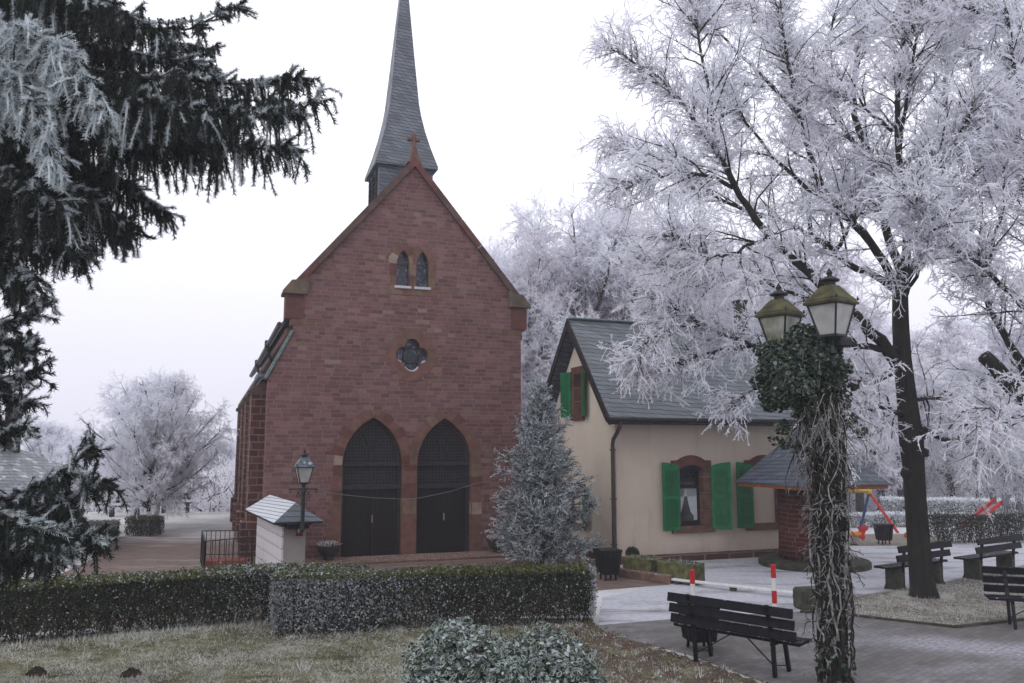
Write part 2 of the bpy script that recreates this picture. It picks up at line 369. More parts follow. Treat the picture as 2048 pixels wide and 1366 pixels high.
n = NT('mossy_lamp_glass'); c = n.ramp(n.noise(5, 5), [(.35, (.16, .16, .09)), (.62, (.46, .46, .42))]); M['lampglassm'] = n.done(c, .4, 0, .5)
n.b.inputs['Transmission Weight'].default_value = .3
# vegetation
def leafmat(name, c, var=.45, sc=9, rough=.6, trans=.0):
    n = NT(name); f = n.noise(sc, 3); col = n.ramp(f, [(.3, tuple(q * (1 - var) for q in c)), (.7, tuple(min(1, q * (1 + var)) for q in c))])
    m_ = n.done(col, rough, 0, .25)
    if trans:   # ice crystals let part of the light through
        d = n.t.nodes.new('ShaderNodeBsdfDiffuse'); q = n.t.nodes.new('ShaderNodeBsdfTranslucent'); x = n.t.nodes.new('ShaderNodeMixShader'); x.inputs[0].default_value = trans
        n._in(d.inputs[0], col); n._in(q.inputs[0], col); n.link(d.outputs[0], x.inputs[1]); n.link(q.outputs[0], x.inputs[2]); n.link(x.outputs[0], n.t.nodes['Material Output'].inputs['Surface'])
    return m_
M['frost'] = leafmat('hoar_frost', (.90, .905, .96), .05, 3, .9, .48)
M['frostpink'] = leafmat('hoar_frost_on_brown_leaves', (.86, .82, .87), .08, 3, .9, .48)
M['frostblue'] = leafmat('hoar_frost_blue', (.66, .70, .76), .25, 8, .9)
M['needle'] = leafmat('spruce_needles', (.013, .02, .015), .5, 4)
M['needlef'] = leafmat('frosted_spruce_needles', (.56, .61, .64), .25, 6, .9, .3)
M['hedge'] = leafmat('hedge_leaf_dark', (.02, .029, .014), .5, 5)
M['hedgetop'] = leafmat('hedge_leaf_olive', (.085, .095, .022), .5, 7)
M['hedgef'] = leafmat('hedge_leaf_frosted', (.33, .35, .37), .4, 9, .9)
M['twig'] = leafmat('dark_twig', (.024, .018, .016), .4, 9)
M['ivy'] = leafmat('ivy_leaf', (.011, .022, .012), .6, 9, .45)
M['ivyl'] = leafmat('ivy_leaf_light', (.04, .06, .014), .5, 9, .45)
M['ivyf'] = leafmat('ivy_leaf_frosted', (.13, .18, .16), .4, 9, .8)
M['stemf'] = leafmat('frosted_vine', (.21, .205, .205), .75, 16, .9)
M['laurel'] = leafmat('evergreen_leaf', (.028, .05, .02), .5, 8, .4)
M['laurelf'] = leafmat('evergreen_leaf_frosted', (.32, .36, .36), .35, 9, .8)
M['grass'] = leafmat('grass_blade', (.10, .105, .035), .5, 2)
M['grassf'] = leafmat('frosted_grass_blade', (.56, .56, .54), .25, 3, .9)
M['litter'] = leafmat('red_leaf_litter', (.085, .042, .034), .5, 5)
def bark(name, c, frost=.5, knots=True):
    n = NT(name); o = n.coord(); f = n.noise(9, 6, .7, stretch=(1, 1, .25)); col = n.ramp(f, [(.3, tuple(q * .45 for q in c)), (.7, tuple(q * 1.4 for q in c))])
    moss = n.fr(n.noise(1.7, 4), .5, .72); col = n.mix(n.m('MULTIPLY', moss, .45), col, (.055, .055, .03))
    if frost:
        k = n.m('MULTIPLY', n.fr(n.normalz(), .25, .75), n.fr(n.noise(12, 4), .70 - frost * .35, .80 - frost * .2)); col = n.mix(k, col, (.66, .66, .70))
    n.bump(f, .025, .9); return n.done(col, .9)
M['bark'] = bark('dark_frosted_bark', (.017, .0145, .012)); M['barkg'] = bark('grey_far_bark', (.06, .055, .058), .7); M['barks'] = bark('spruce_bark', (.045, .03, .025), .1)
# ------------------------------------------------------------------ ground
def terrain(x, y):
    return -.1 * np.clip(y - 37, 0, 24) + 0 * x
def struct(o): return tag(o, kind='structure')
n = NT('frosted_meadow'); f = n.noise(.35, 6, .6); f2 = n.noise(14, 5, .7)
c = n.ramp(n.m('ADD', n.m('MULTIPLY', f, .55), n.m('MULTIPLY', f2, .45)), [(.33, (.15, .13, .10)), (.43, (.36, .35, .33)), (.56, (.58, .58, .60))]); n.bump(f2, .03); m_meadow = n.done(c, .95)
b = MB(); xs = np.linspace(-118, 118, 60); ys = np.concatenate([np.linspace(-30, 36, 20), np.linspace(37, 61, 13), np.linspace(64, 118, 10)])
X, Y = np.meshgrid(xs, ys); Z = terrain(X, Y); nx = len(xs)
i = np.arange(len(ys) - 1)[:, None] * nx; j = np.arange(nx - 1)[None]
b.add(np.stack([X, Y, Z], -1), np.stack([i + j, i + j + 1, i + nx + j + 1, i + nx + j], -1).reshape(-1, 4))
struct(b.build('ground', m_meadow))
def sheet(name, pts, z, mat):
    b = MB(); b.prism([tuple(p[:2]) for p in pts], [], z, z, M=lambda a, q, d: (a, q, d), caps=(1, 0), outer_side=False)
    o = b.build(name, mat)
    if o.data.polygons[0].normal.z < 0: o.data.flip_normals()
    return struct(o)
# brown brick paving round the church
n = NT('brown_brick_paving'); o = n.xyz(); jm, r1, r2, fv = n.cells(n.m('ADD', n.m('MULTIPLY', o['X'], .94), n.m('MULTIPLY', o['Y'], .34)), n.m('ADD', n.m('MULTIPLY', o['Y'], .94), n.m('MULTIPLY', o['X'], -.34)), .22, .11, mort=(.04, .07))
c = n.ramp(r1, [(0, (.115, .078, .067)), (.5, (.148, .102, .088)), (1, (.178, .128, .113))]); c = n.mix(n.m('MULTIPLY', jm, .5), c, (.09, .065, .06))
k = n.fr(n.noise(1.0, 6, .6, stretch=(.45, 1.6, 1)), .53, .75); c = n.mix(n.m('MULTIPLY', k, .5), c, (.46, .44, .44)); n.bump(n.m('SUBTRACT', 1.0, jm), .006)
far = n.fr(o['Y'], 24.5, 27); c = n.mix(n.m('MULTIPLY', n.m('MULTIPLY', far, n.fr(n.noise(2.2, 5, .6, stretch=(.3, 2, 1)), .40, .56)), .8), c, (.52, .50, .52)); m_brick = n.done(c, .8)
sheet('brick_paving', [(-10.3, 12.5), (-4.4, 14.2), (1.42, 14.6), (1.45, 16.9), G(1345, 1169), G(1235, 1146), (2.7, 20.8), (2.2, 26), (-5, 24), (-6.6, 27.2), (-13.2, 27.4), (-11.0, 22.5), (-10.0, 18)], .004, m_brick)
# frosted yard and dark pavement
n = NT('frosted_yard_paving'); o = n.xyz(); jm, r1, r2, fv = n.cells(n.m('ADD', n.m('MULTIPLY', o['X'], .8), n.m('MULTIPLY', o['Y'], .6)), n.m('ADD', n.m('MULTIPLY', o['Y'], .8), n.m('MULTIPLY', o['X'], -.6)), .24, .12, mort=(.03, .06))
c = n.ramp(r1, [(0, (.15, .14, .14)), (1, (.20, .185, .185))]); k = n.fr(n.noise(1.1, 7, .62, stretch=(.5, 1.5, 1)), .28, .52); k2 = n.fr(n.noise(9, 4, .7), .3, .6)
c = n.mix(n.m('MULTIPLY', n.m('MULTIPLY', k, n.m('MULTIPLY_ADD', k2, .35, .65)), .95), c, (.52, .53, .60)); c = n.mix(n.m('MULTIPLY', jm, .25), c, (.10, .095, .10)); n.bump(n.m('SUBTRACT', 1.0, jm), .004); m_yard = n.done(c, .85)
yard = [G(1195, 1252), G(1360, 1238), G(1600, 1224), G(1690, 1197), G(1760, 1185), G(1850, 1172), G(2048, 1130), G(2400, 1080), G(2400, 1050), G(2048, 1075), G(1900, 1085), G(1700, 1078), (8.5, 27), (2.5, 21), (2.55, 20.6), G(1340, 1170), G(1205, 1195)]
sheet('frosted_yard', yard, .008, m_yard)
n = NT('grey_pavement'); o = n.xyz(); jm, r1, r2, fv = n.cells(n.m('ADD', n.m('MULTIPLY', o['X'], .75), n.m('MULTIPLY', o['Y'], .66)), n.m('ADD', n.m('MULTIPLY', o['Y'], .75), n.m('MULTIPLY', o['X'], -.66)), .20, .10, mort=(.04, .08))
c = n.ramp(r1, [(0, (.108, .101, .099)), (.6, (.134, .126, .124)), (1, (.155, .146, .144))])
k = n.fr(n.noise(.8, 7, .6, stretch=(.6, 1.4, 1)), .44, .68)
ln = n.m('ABSOLUTE', n.m('SUBTRACT', n.m('ADD', o['Y'], n.m('MULTIPLY', o['X'], .35)), 14.6)); streak = n.m('MULTIPLY', n.fr(n.m('ADD', ln, n.m('MULTIPLY', n.noise(1.3, 5), .9)), 1.35, .55), n.fr(o['X'], 4.6, 6.2))
k = n.m('MAXIMUM', n.m('MULTIPLY', k, .55), streak); k = n.m('MULTIPLY', k, n.m('MULTIPLY_ADD', n.fr(n.noise(16, 4, .7), .35, .62), .7, .3))
c = n.mix(n.m('MULTIPLY', k, .75), c, (.44, .44, .51)); c = n.mix(n.m('MULTIPLY', jm, n.m('MULTIPLY_ADD', n.noise(1.2, 4), .6, .0)), c, (.05, .046, .045)); n.bump(n.m('SUBTRACT', 1.0, jm), .006); m_pave = n.done(c, .8)
sheet('pavement', [G(1150, 1262), G(1195, 1252), G(1360, 1238), G(1600, 1224), G(1690, 1231), G(1910, 1256), G(1965, 1251), G(2300, 1215), (16, 9), (14, 4), (5.5, 4), (5.0, 9.0), (3.3, 10.1), (2.45, 11.9), (1.4, 13.2)], .012, m_pave)
n = NT('frosted_turf'); f2 = n.noise(11, 6, .7); c = n.ramp(n.m('ADD', n.m('MULTIPLY', f2, .6), n.m('MULTIPLY', n.noise(1.3, 4), .4)), [(.34, (.06, .05, .04)), (.46, (.16, .145, .12)), (.6, (.32, .305, .285))]); n.bump(f2, .03); m_turf = n.done(c, .95)
turf_poly = [G(1600, 1226), G(1690, 1199), G(1760, 1187), G(1850, 1174), G(2048, 1132), G(2400, 1085), G(2300, 1213), G(1965, 1249), G(1910, 1254)]
sheet('tree_lawn', turf_poly, .016, m_turf)
n = NT('playground_sand'); c = n.ramp(n.noise(5, 6, .7), [(.35, (.15, .125, .10)), (.65, (.27, .24, .21))]); m_sand = n.done(c, .95)
sheet('playground_sand', [G(1640, 1093), G(1800, 1092), G(1880, 1090), G(1900, 1075), G(1800, 1068), G(1640, 1070)], .012, m_sand)
sheet('frosted_path', [G(1640, 1070), G(1885, 1068), G(2048, 1068), G(2048, 1058), G(1885, 1055), G(1640, 1058)], .016, plain('frosted_path_snow', (.55, .55, .60), .9, .2, 4))
# kerb strip between turf and pavement
b = MB(); kp = [G(1600, 1226), G(1690, 1232), G(1910, 1257), G(1965, 1251), G(2300, 1215)]
for p, q in zip(kp[:-1], kp[1:]): b.bar((p[0], p[1], .012), (q[0], q[1], .012), .07, .07, ch=.006)
struct(b.build('kerb', M['conc']))
# raised foreground lawn
LB = np.array([(-12, 11.2), (-8.8, 12.2), (-4.3, 14.3), (1.35, 14.4), (1.6, 13.3), (2.35, 12.0), (2.75, 11.3), (3.25, 10.2), (4.55, 9.95), (5.2, 8.6), (5.5, 4.5), (5.5, 2), (-12, 2)])
def seg_d(P, a, b_):
    d = b_ - a; t = np.clip(((P - a) @ d) / (d @ d), 0, 1); return np.linalg.norm(P - a - t[..., None] * d, axis=-1)
def inside(P, poly):
    x, y = P[..., 0], P[..., 1]; r = np.zeros(x.shape, bool)
    for i in range(len(poly)):
        a, c = poly[i], poly[i - 1]
        k = ((a[1] > y) != (c[1] > y)) & (x < (c[0] - a[0]) * (y - a[1]) / (c[1] - a[1] + 1e-12) + a[0]); r ^= k
    return r
def lawn_z(x, y):
    P = np.stack([np.asarray(x, float), np.asarray(y, float)], -1)
    d = np.min([seg_d(P, LB[i], LB[i + 1]) for i in range(0, 11)], axis=0)
    base = .075 * np.clip(11.9 - P[..., 1], 0, None) * sstep(0, 2.5, d)
    bumpz = .03 * np.sin(P[..., 0] * 1.7 + 1) * np.sin(P[..., 1] * 1.3) * sstep(.2, 1.2, d) + .03 * sstep(0, .5, d)
    return np.where(inside(P, LB), base + bumpz + .006, -.05)
n = NT('lawn_soil'); f2 = n.noise(9, 7, .72); o = n.xyz(); c = n.ramp(n.m('ADD', n.m('MULTIPLY', f2, .55), n.m('MULTIPLY', n.noise(1.1, 4), .45)), [(.36, (.03, .022, .014)), (.46, (.085, .08, .035)), (.56, (.17, .165, .11)), (.68, (.34, .34, .31))])
k = n.m('MULTIPLY', n.fr(n.m('ADD', o['X'], n.m('MULTIPLY', n.noise(1.4, 5), 1.6)), .8, 2.0), n.fr(n.noise(2.4, 5), .38, .56)); c = n.mix(n.m('MULTIPLY', k, .8), c, (.075, .042, .036)); n.bump(f2, .04); m_soil = n.done(c, .95)
b = MB(); xs = np.linspace(-12, 5.6, 150); ys = np.linspace(2, 14.45, 114); X, Y = np.meshgrid(xs, ys); Z = lawn_z(X, Y); nx = len(xs)
i = np.arange(len(ys) - 1)[:, None] * nx; j = np.arange(nx - 1)[None]
q = np.stack([i + j, i + j + 1, i + nx + j + 1, i + nx + j], -1).reshape(-1, 4); q = q[(Z.ravel()[q] > -.04).any(1)]
b.add(np.stack([X, Y, Z], -1), q); struct(b.build('lawn', m_soil, smooth=True))

# ------------------------------------------------------------------ church (local axes: x along the front, y into the church)
TH = math.radians(20); r_ = V(math.cos(TH), math.sin(TH), 0); a_ = V(-math.sin(TH), math.cos(TH), 0)
CO = V(-2.74340613, 22.21594332, 0)
def CH(x, y, z=0): return CO + x * r_ + y * a_ + V(0, 0, z)
church = thing('church', 'small red sandstone church with slate spire and two pointed doors', 'church', CO, TH)
def arch(cx, hw, zb, zs, rise, n=14):
    R = (hw * hw + rise * rise) / (2 * hw); P = [(cx - hw, zb), (cx + hw, zb)]
    A = math.asin(min(1, rise / R))
    for k in range(n + 1):
        t = A * k / n; P.append((cx + hw - R + R * math.cos(t), zs + R * math.sin(t)))
    for k in range(n - 1, -1, -1):
        t = A * k / n; P.append((cx - hw + R - R * math.cos(t), zs + R * math.sin(t)))
    return P
def arch_pt(cx, hw, zs, rise, sg, f, off):
    """point on the pointed arch, side sg, fraction f of the arc, pushed out by off"""
    R = (hw * hw + rise * rise) / (2 * hw); t = math.asin(min(1, rise / R)) * f
    return (cx + sg * (hw - R + (R + off) * math.cos(t)), zs + (R + off) * math.sin(t))
DOORS = ((-.99, .815), (.97, .785)); LANC = ((-.27, .185), (.28, .185))
def quatre(cx, cz, ro, rl, n=12):
    """outline of four overlapping lobes"""
    lim = math.pi * .75 - math.acos(ro / math.sqrt(2) / rl); P = []
    for q in range(4):
        th = math.pi / 2 * q
        for k in range(n):
            g = th - lim + 2 * lim * k / n; P.append((cx + ro * math.cos(th) + rl * math.cos(g), cz + ro * math.sin(th) + rl * math.sin(g)))
    return P
QC = (0.02, 5.35); Q = quatre(*QC, .235, .218)
b = MB()
out = [(-3.72, -.3), (3.19, -.3), (3.19, 6.9), (0, 10.68), (-3.14, 6.9), (-3.14, 5.83), (-3.72, 4.62)]
holes = [arch(c, h, .02, 2.4, 1.27)[:] for c, h in DOORS] + [arch(c, h, 7.24, 7.86, .40, 8) for c, h in LANC] + [Q]
b.prism(out, holes, 0, .5)
b.build('front_wall', M['wall'], church)
# dressed stones round the openings
STM = [M['red'], M['brown'], M['tan'], M['darkst'], M['paletan']]
rs = random.Random(5)
def pick(wts=(5, 4, 2, 3, .4)): return rs.choices(range(5), wts)[0]
def stone(b, poly, d0=-.014, d1=.32, clampx=None):
    if clampx: poly = [(min(p[0], clampx[1]) if clampx[1] is not None else p[0], p[1]) if clampx[0] is None else (max(p[0], clampx[0]), p[1]) for p in poly]
    cx = sum(p[0] for p in poly) / len(poly); cz = sum(p[1] for p in poly) / len(poly); g = .985
    b.prism([(cx + (p[0] - cx) * g, cz + (p[1] - cz) * g) for p in poly], [], d0 + rs.uniform(-.004, .004), d1, m=pick())
for di, (c, hw) in enumerate(DOORS):
    b = MB(); ins = -.006
    for sg in (-1, 1):
        inner = (di == 0 and sg == 1) or (di == 1 and sg == -1)
        z = 0.0; k = 0
        while z < 2.38:
            hgt = min(rs.uniform(.26, .42), 2.4 - z)
            if 2.4 - z - hgt < .12: hgt = 2.4 - z
            if not inner:
                wd = (.24, .31)[k % 2] + rs.uniform(-.04, .04)
                x0, x1 = c + sg * (hw + ins), c + sg * (hw + wd); stone(b, [(min(x0, x1), z), (max(x0, x1), z), (max(x0, x1), z + hgt), (min(x0, x1), z + hgt)])
            elif di == 0:
                stone(b, [(c + hw + ins, z), (DOORS[1][0] - DOORS[1][1] - ins, z), (DOORS[1][0] - DOORS[1][1] - ins, z + hgt), (c + hw + ins, z + hgt)])
            z += hgt; k += 1
        nv = 7
        for k in range(nv):
            f0, f1 = k / nv, (k + 1) / nv; ln = (.23, .27)[k % 2] + rs.uniform(-.03, .04)
            p = [arch_pt(c, hw, 2.4, 1.27, sg, f0, ins), arch_pt(c, hw, 2.4, 1.27, sg, (f0 + f1) / 2, ins), arch_pt(c, hw, 2.4, 1.27, sg, f1, ins), arch_pt(c, hw, 2.4, 1.27, sg, f1, ln), arch_pt(c, hw, 2.4, 1.27, sg, f0, ln)]
            stone(b, p, clampx=(None, -.006) if di == 0 and sg > 0 else ((.0, None) if di == 1 and sg < 0 else None))
    b.build('door_surround', STM, church)
for c, hw in LANC:
    b = MB()
    for sg in (-1, 1):
        lim = (None, .004) if (c < 0 and sg > 0) else ((.006, None) if c > 0 and sg < 0 else None)
        for z0, z1, wd in ((7.0, 7.24, .22), (7.24, 7.55, .17), (7.55, 7.86, .19)):
            xi = hw - .004 if z0 > 7.1 else 0.0
            x0, x1 = c + sg * xi, c + sg * (hw + wd); stone(b, [(min(x0, x1), z0), (max(x0, x1), z0), (max(x0, x1), z1), (min(x0, x1), z1)], clampx=lim, d1=.3)
        for f0, f1 in ((0, .5), (.5, 1)):
            stone(b, [arch_pt(c, hw, 7.86, .40, sg, f, -.004) for f in (f0, (f0 + f1) / 2, f1)] + [arch_pt(c, hw, 7.86, .40, sg, f1, .20), arch_pt(c, hw, 7.86, .40, sg, (f0 + f1) / 2, .24), arch_pt(c, hw, 7.86, .40, sg, f0, .22)], clampx=lim, d1=.3)
    wn = b.build('lancet_window', STM, church)
    b = MB(); b.prism(arch(c, hw - .004, 7.245, 7.86, .40, 8), [], .17, .19, caps=(1, 1)); b.build('window_glass', M['stained'], wn)
    b = MB(); b.box((c, .162, 7.88), (2 * hw - .02, .015, .02)); b.tube([(c + hw - .01, .16, 7.25), (c + hw - .01, .16, 7.85)], .012, 5); b.tube([(c - hw + .01, .16, 7.25), (c - hw + .01, .16, 7.85)], .012, 5); b.build('glazing_bar', M['iron'], wn)
    b = MB(); b.box((c, .02, 7.21), (.47, .16, .075), ch=.01); b.build('window_sill', M['rose'], wn)
# quatrefoil
b = MB(); nseg = 8; ring = []
for k in range(8):
    a0, a1 = math.pi / 8 + k * math.pi / 4, math.pi / 8 + (k + 1) * math.pi / 4; big = k % 2
    ro = .72 if big else .66
    angs = np.linspace(a0, a1, 7)
    def qrad(t):
        q = min(range(4), key=lambda i: abs((t - i * math.pi / 2 + math.pi) % (2 * math.pi) - math.pi)); d = t - q * math.pi / 2
        return .235 * math.cos(d) + math.sqrt(max(0, .214 ** 2 - (.235 * math.sin(d)) ** 2))
    stone(b, [(QC[0] + qrad(t) * math.cos(t), QC[1] + qrad(t) * math.sin(t)) for t in angs] + [(QC[0] + ro * math.cos(t), QC[1] + ro * math.sin(t)) for t in angs[::-1]], d1=.2)
qw = b.build('quatrefoil_window', STM, church)
b = MB(); b.prism([(QC[0] + .47 * math.cos(t), QC[1] + .47 * math.sin(t)) for t in np.linspace(0, 2 * math.pi, 25)[:-1]], [], .22, .24); b.build('window_glass', M['stained'], qw)
b = MB(); b.tube([(QC[0] + .215 * math.cos(t), .205, QC[1] + .215 * math.sin(t)) for t in np.linspace(0, 2 * math.pi, 25)], .016, 6)
for k in range(4):
    t = math.pi / 4 + k * math.pi / 2; b.tube([(QC[0] + .2 * math.cos(t), .2, QC[1] + .2 * math.sin(t)), (QC[0] + .30 * math.cos(t), .2, QC[1] + .30 * math.sin(t))], .022, 6)
b.build('tracery', M['beam'], qw)
b = MB()   # frosty ledge at the foot of the quatrefoil
for q, lo, hi in ((3, -1.15, 1.15), (2, .75, 1.35), (0, -1.35, -.75)):
    th = q * math.pi / 2; ts = np.linspace(lo, hi, 9) + th
    pts = [(QC[0] + .235 * math.cos(th) + .205 * math.cos(t), .07, QC[1] + .235 * math.sin(th) + .205 * math.sin(t)) for t in ts]
    b.tube(pts, .034, 6)
b.build('window_sill', M['rose'], qw)
# doors
for di, (c, hw) in enumerate(DOORS):
    e = .006; b = MB()
    b.box((c - hw + .05, .29, 1.2), (.1, .1, 2.36)); b.box((c + hw - .05, .29, 1.2), (.1, .1, 2.36))
    b.box((c, .27, 1.80), (2 * hw - .012, .14, .11), ch=.015); b.box((c, .27, 2.40), (2 * hw - .012, .14, .10), ch=.015)
    for sg in (-1, 1):
        b.tube([(x, .29, z) for x, z in [arch_pt(c, hw - .045, 2.4, 1.22, sg, f, 0) for f in np.linspace(0, 1, 12)]], .055, 6)
    d = b.build('church_door', M['beam'], church)
    lw = hw - .1
    for sg in (-1, 1):
        b = MB(); b.box((c + sg * lw / 2, .31, .885), (lw - .008, .06, 1.72), ch=.006)
        b.box((c + sg * lw / 2, .275, .12), (lw - .05, .012, .16), ch=.004); b.build('door_leaf', M['planks'], d)
    b = MB(); b.box((c + .065, .272, .98), (.035, .012, .20), ch=.004); b.tube([(c + .065, .262, .92), (c + .065, .225, .94), (c + .065, .225, 1.05), (c + .065, .262, 1.07)], .009, 6); b.build('door_handle', M['brass'], d)
    b = MB(); b.prism([(c - lw, 1.84), (c + lw, 1.84), (c + lw, 2.36), (c - lw, 2.36)], [], .318, .33); b.prism(arch(c, hw - .03, 2.44, 2.4, 1.22)[2:], [], .322, .334); b.build('leaded_glass', M['leaded'], d)
    b = MB()
    R = hw * 1.02
    for sg in (-1, 1):   # intersecting tracery
        b.tube([(c + sg * (hw * .98 - hw * .98 * math.cos(t)), .295, 2.46 + 1.06 * math.sin(t)) for t in np.linspace(.0, .84, 12)], .022, 6)
        b.tube([(c + sg * (hw * 1.02 - hw * .86 * math.cos(t)) , .30, 2.46 + .96 * math.sin(t)) for t in np.linspace(.05, .9, 12)], .011, 5)
        for zc in (2.68, 2.10):
            x = c + sg * hw * .45; b.box((x, .308, zc), (.06, .012, .21)); b.box((x, .309, zc), (.21, .012, .06))
    b.box((c, .305, 2.10), (.05, .03, .52)); b.build('tracery', M['beam'], d)
# inner arch moulding
b = MB()
for c, hw in DOORS:
    P = arch(c, hw - .012, .02, 2.4, 1.255, 16); P = P[1:] + P[:1]
    b.tube([(x, .0, z) for x, z in P], .016, 6, m=0)
b.build('arch_moulding', M['brown'], church)
# quoins on the front edges: plain masonry lies flush, kneelers and copings stand proud
b = MB()
for sg in (-1, 1):
    p0 = np.array((sg * 3.30, 7.0)); p1 = np.array((0, 10.93)); d = nrm(p1 - p0); nn = np.array((-d[1], d[0])) * (1 if sg > 0 else -1)
    nn = np.array((sg * abs(d[1]), abs(d[0])))
    L = np.linalg.norm(p1 - p0); k = 0; pos = .28
    while pos < L - .01:
        q = min(pos + rs.uniform(.75, 1.0), L); a0, a1 = p0 + d * pos, p0 + d * (q - .006)
        poly = [tuple(a0), tuple(a1), tuple(a1 - nn * .17), tuple(a0 - nn * .17)]
        if q >= L - .01: poly = [tuple(a0), (0, 10.93), (0, 10.93 - .17 / abs(d[0]) ), tuple(a0 - nn * .17)]
        b.prism(poly, [], -.10, .56, m=rs.choice((0, 0, 1))); pos = q
b.build('gable_coping', [M['coping'], M['darkst']], church)
for sg in (-1, 1):
    b = MB(); x0, x1 = sg * 2.86, sg * 3.40
    b.prism([(sg * 2.90, 6.20), (sg * 3.36, 6.20), (sg * 3.36, 6.84), (sg * 2.90, 6.84)], [], -.03, .53, m=1)
    b.prism([(sg * 2.80, 6.84), (sg * 3.44, 6.84), (sg * 3.44, 6.92), (sg * 3.22, 7.20), (sg * 2.98, 7.22), (sg * 2.80, 7.3)], [], -.12, .6, m=0)
    b.prism([(sg * 2.60, 6.02), (sg * 3.22, 6.02), (sg * 3.22, 6.19), (sg * 2.60, 6.19)], [], -.010, .5, m=2)
    b.build('kneeler', [M['copmoss'], M['darkst'], M['brown']], church)
b = MB(); b.prism([(-.20, 10.78), (.20, 10.78), (.09, 11.0), (.058, 11.22), (-.058, 11.22), (-.09, 11.0)], [], -.06, .30)
b.box((0, .12, 11.44), (.11, .14, .46), ch=.02); b.box((-.115, .12, 11.51), (.13, .138, .11), ch=.02); b.box((.115, .12, 11.51), (.13, .138, .11), ch=.02); b.build('stone_cross', M['brown'], church)
# shoulder caps on the left
b = MB(); p0, p1 = np.array((-3.13, 5.86)), np.array((-3.76, 4.60)); d = nrm(p1 - p0); nn = np.array((d[1], -d[0]))
b.prism([tuple(p0), tuple(p1), tuple(p1 + nn * .07), tuple(p0 + nn * .07)], [], -.05, .5); b.build('shoulder_cap', M['lead'], church)
# nave and aisle walls, roofs
b = MB(); b.box((-3.0, 9.0, 3.05), (.28, 17.0, 6.1)); b.box((3.0, 9.0, 3.05), (.28, 17.0, 6.1)); b.box((0, 17.4, 3.05), (6.2, .2, 6.1)); b.prism([(-3.1, 6.1), (3.1, 6.1), (0, 10.3)], [], 17.3, 17.5); b.build('nave_wall', M['flank'], church)
b = MB(); b.box((-3.55, 8.9, 2.2), (.28, 16.6, 5.0)); b.build('aisle_wall', M['flank'], church)
for sg, nm in ((-1, 'roof_slope'), (1, 'roof_slope')):
    b = MB(); b.prism([(sg * 3.42, 6.12), (0, 10.50), (0, 10.36), (sg * 3.42, 5.98)], [], .5, 17.7); b.build(nm, M['slate'], church)
b = MB(); b.tube([(-3.46, y, 6.10) for y in (.5, 6, 12, 17.6)], .065, 8); gt = b.build('roof_gutter', M['pipe'], church); b = MB(); b.box((-3.2, 9.0, 5.90), (.2, 17.0, .22), ch=.03); b.build('cornice', M['brown'], church)
for y in (5.2, 11.5):
    b = MB(); b.box((-3.46, y, 6.1), (.2, .2, .26), ch=.02); b.tube([(-3.46, y, 6.0), (-3.4, y + .3, 5.8), (-3.22, y + .8, 5.55), (-3.2, y + .9, 4.8)], .05, 8); b.build('downpipe', M['pipe'], church)
b = MB(); b.prism([(-3.14, 5.12), (-3.86, 4.74), (-3.86, 4.62), (-3.14, 5.0)], [], .52, 17.4); b.build('aisle_roof', M['slate'], church)
b = MB(); b.tube([(-3.90, y, 4.74) for y in (.53, 8, 17.3)], .06, 8); b.build('aisle_gutter', M['lead'], church)
for y in (1.6, 5.2, 8.8, 12.4):
    b = MB(); b.box((-3.86, y, 2.3), (.46, .55, 4.4), m=0); b.box((-4.08 + .013, y - .277, 2.4), (.03, .012, 4.2), m=1)
    b.prism([(-3.62, 4.75), (-4.16, 4.36), (-4.16, 4.26), (-3.62, 4.26)], [], y - .31, y + .31, m=2); b.box((-3.92, y, .45), (.58, .67, .95), ch=.04, m=0)
    b.build('buttress', [M['flank'], M['paletan'], M['coping']], church)
b = MB(); b.box((-3.74, .25, .38), (.10, .52, .8), ch=.03); b.build('plinth', M['plinth'], church)
# spire
SPC = (0.03, 1.97)
def square_loft(prof, c, n=4):
    b = MB(); v = []
    for h, z in prof: v += [(c[0] - h, c[1] - h, z), (c[0] + h, c[1] - h, z), (c[0] + h, c[1] + h, z), (c[0] - h, c[1] + h, z)]
    F = []
    for i in range(len(prof) - 1):
        for j in range(4): F.append((4 * i + j, 4 * i + (j + 1) % 4, 4 * i + 4 + (j + 1) % 4, 4 * i + 4 + j))
    b.add(v, F); b.poly.append((list(range(4))[::-1], 0)); return b
sp = square_loft([(.80, 8.2), (.80, 11.1)], SPC).build('spire', M['slate'], church)
b = square_loft([(.93, 11.04), (.93, 11.12), (.74, 11.75), (.60, 12.3), (.50, 12.8), (.44, 13.2), (.30, 14.8), (.14, 16.7), (.015, 18.5)], SPC); b.build('spire_roof', M['slate'], sp)
for sg in (-1, 1):
    b = MB()
    for z in np.arange(9.3, 10.95, .17): b.box((SPC[0] + sg * .83, SPC[1], z), (.09, 1.0, .02), ry=sg * .6)
    for y in (-.53, .53, 0): b.box((SPC[0] + sg * .835, SPC[1] + y, 10.1), (.06, .05, 1.75))
    b.build('louvre', M['beam'], sp)
b = MB(); b.box((0, -.55, .03), (7.4, 1.1, .06), ch=.01); b.build('door_step', M['stonek'], church)
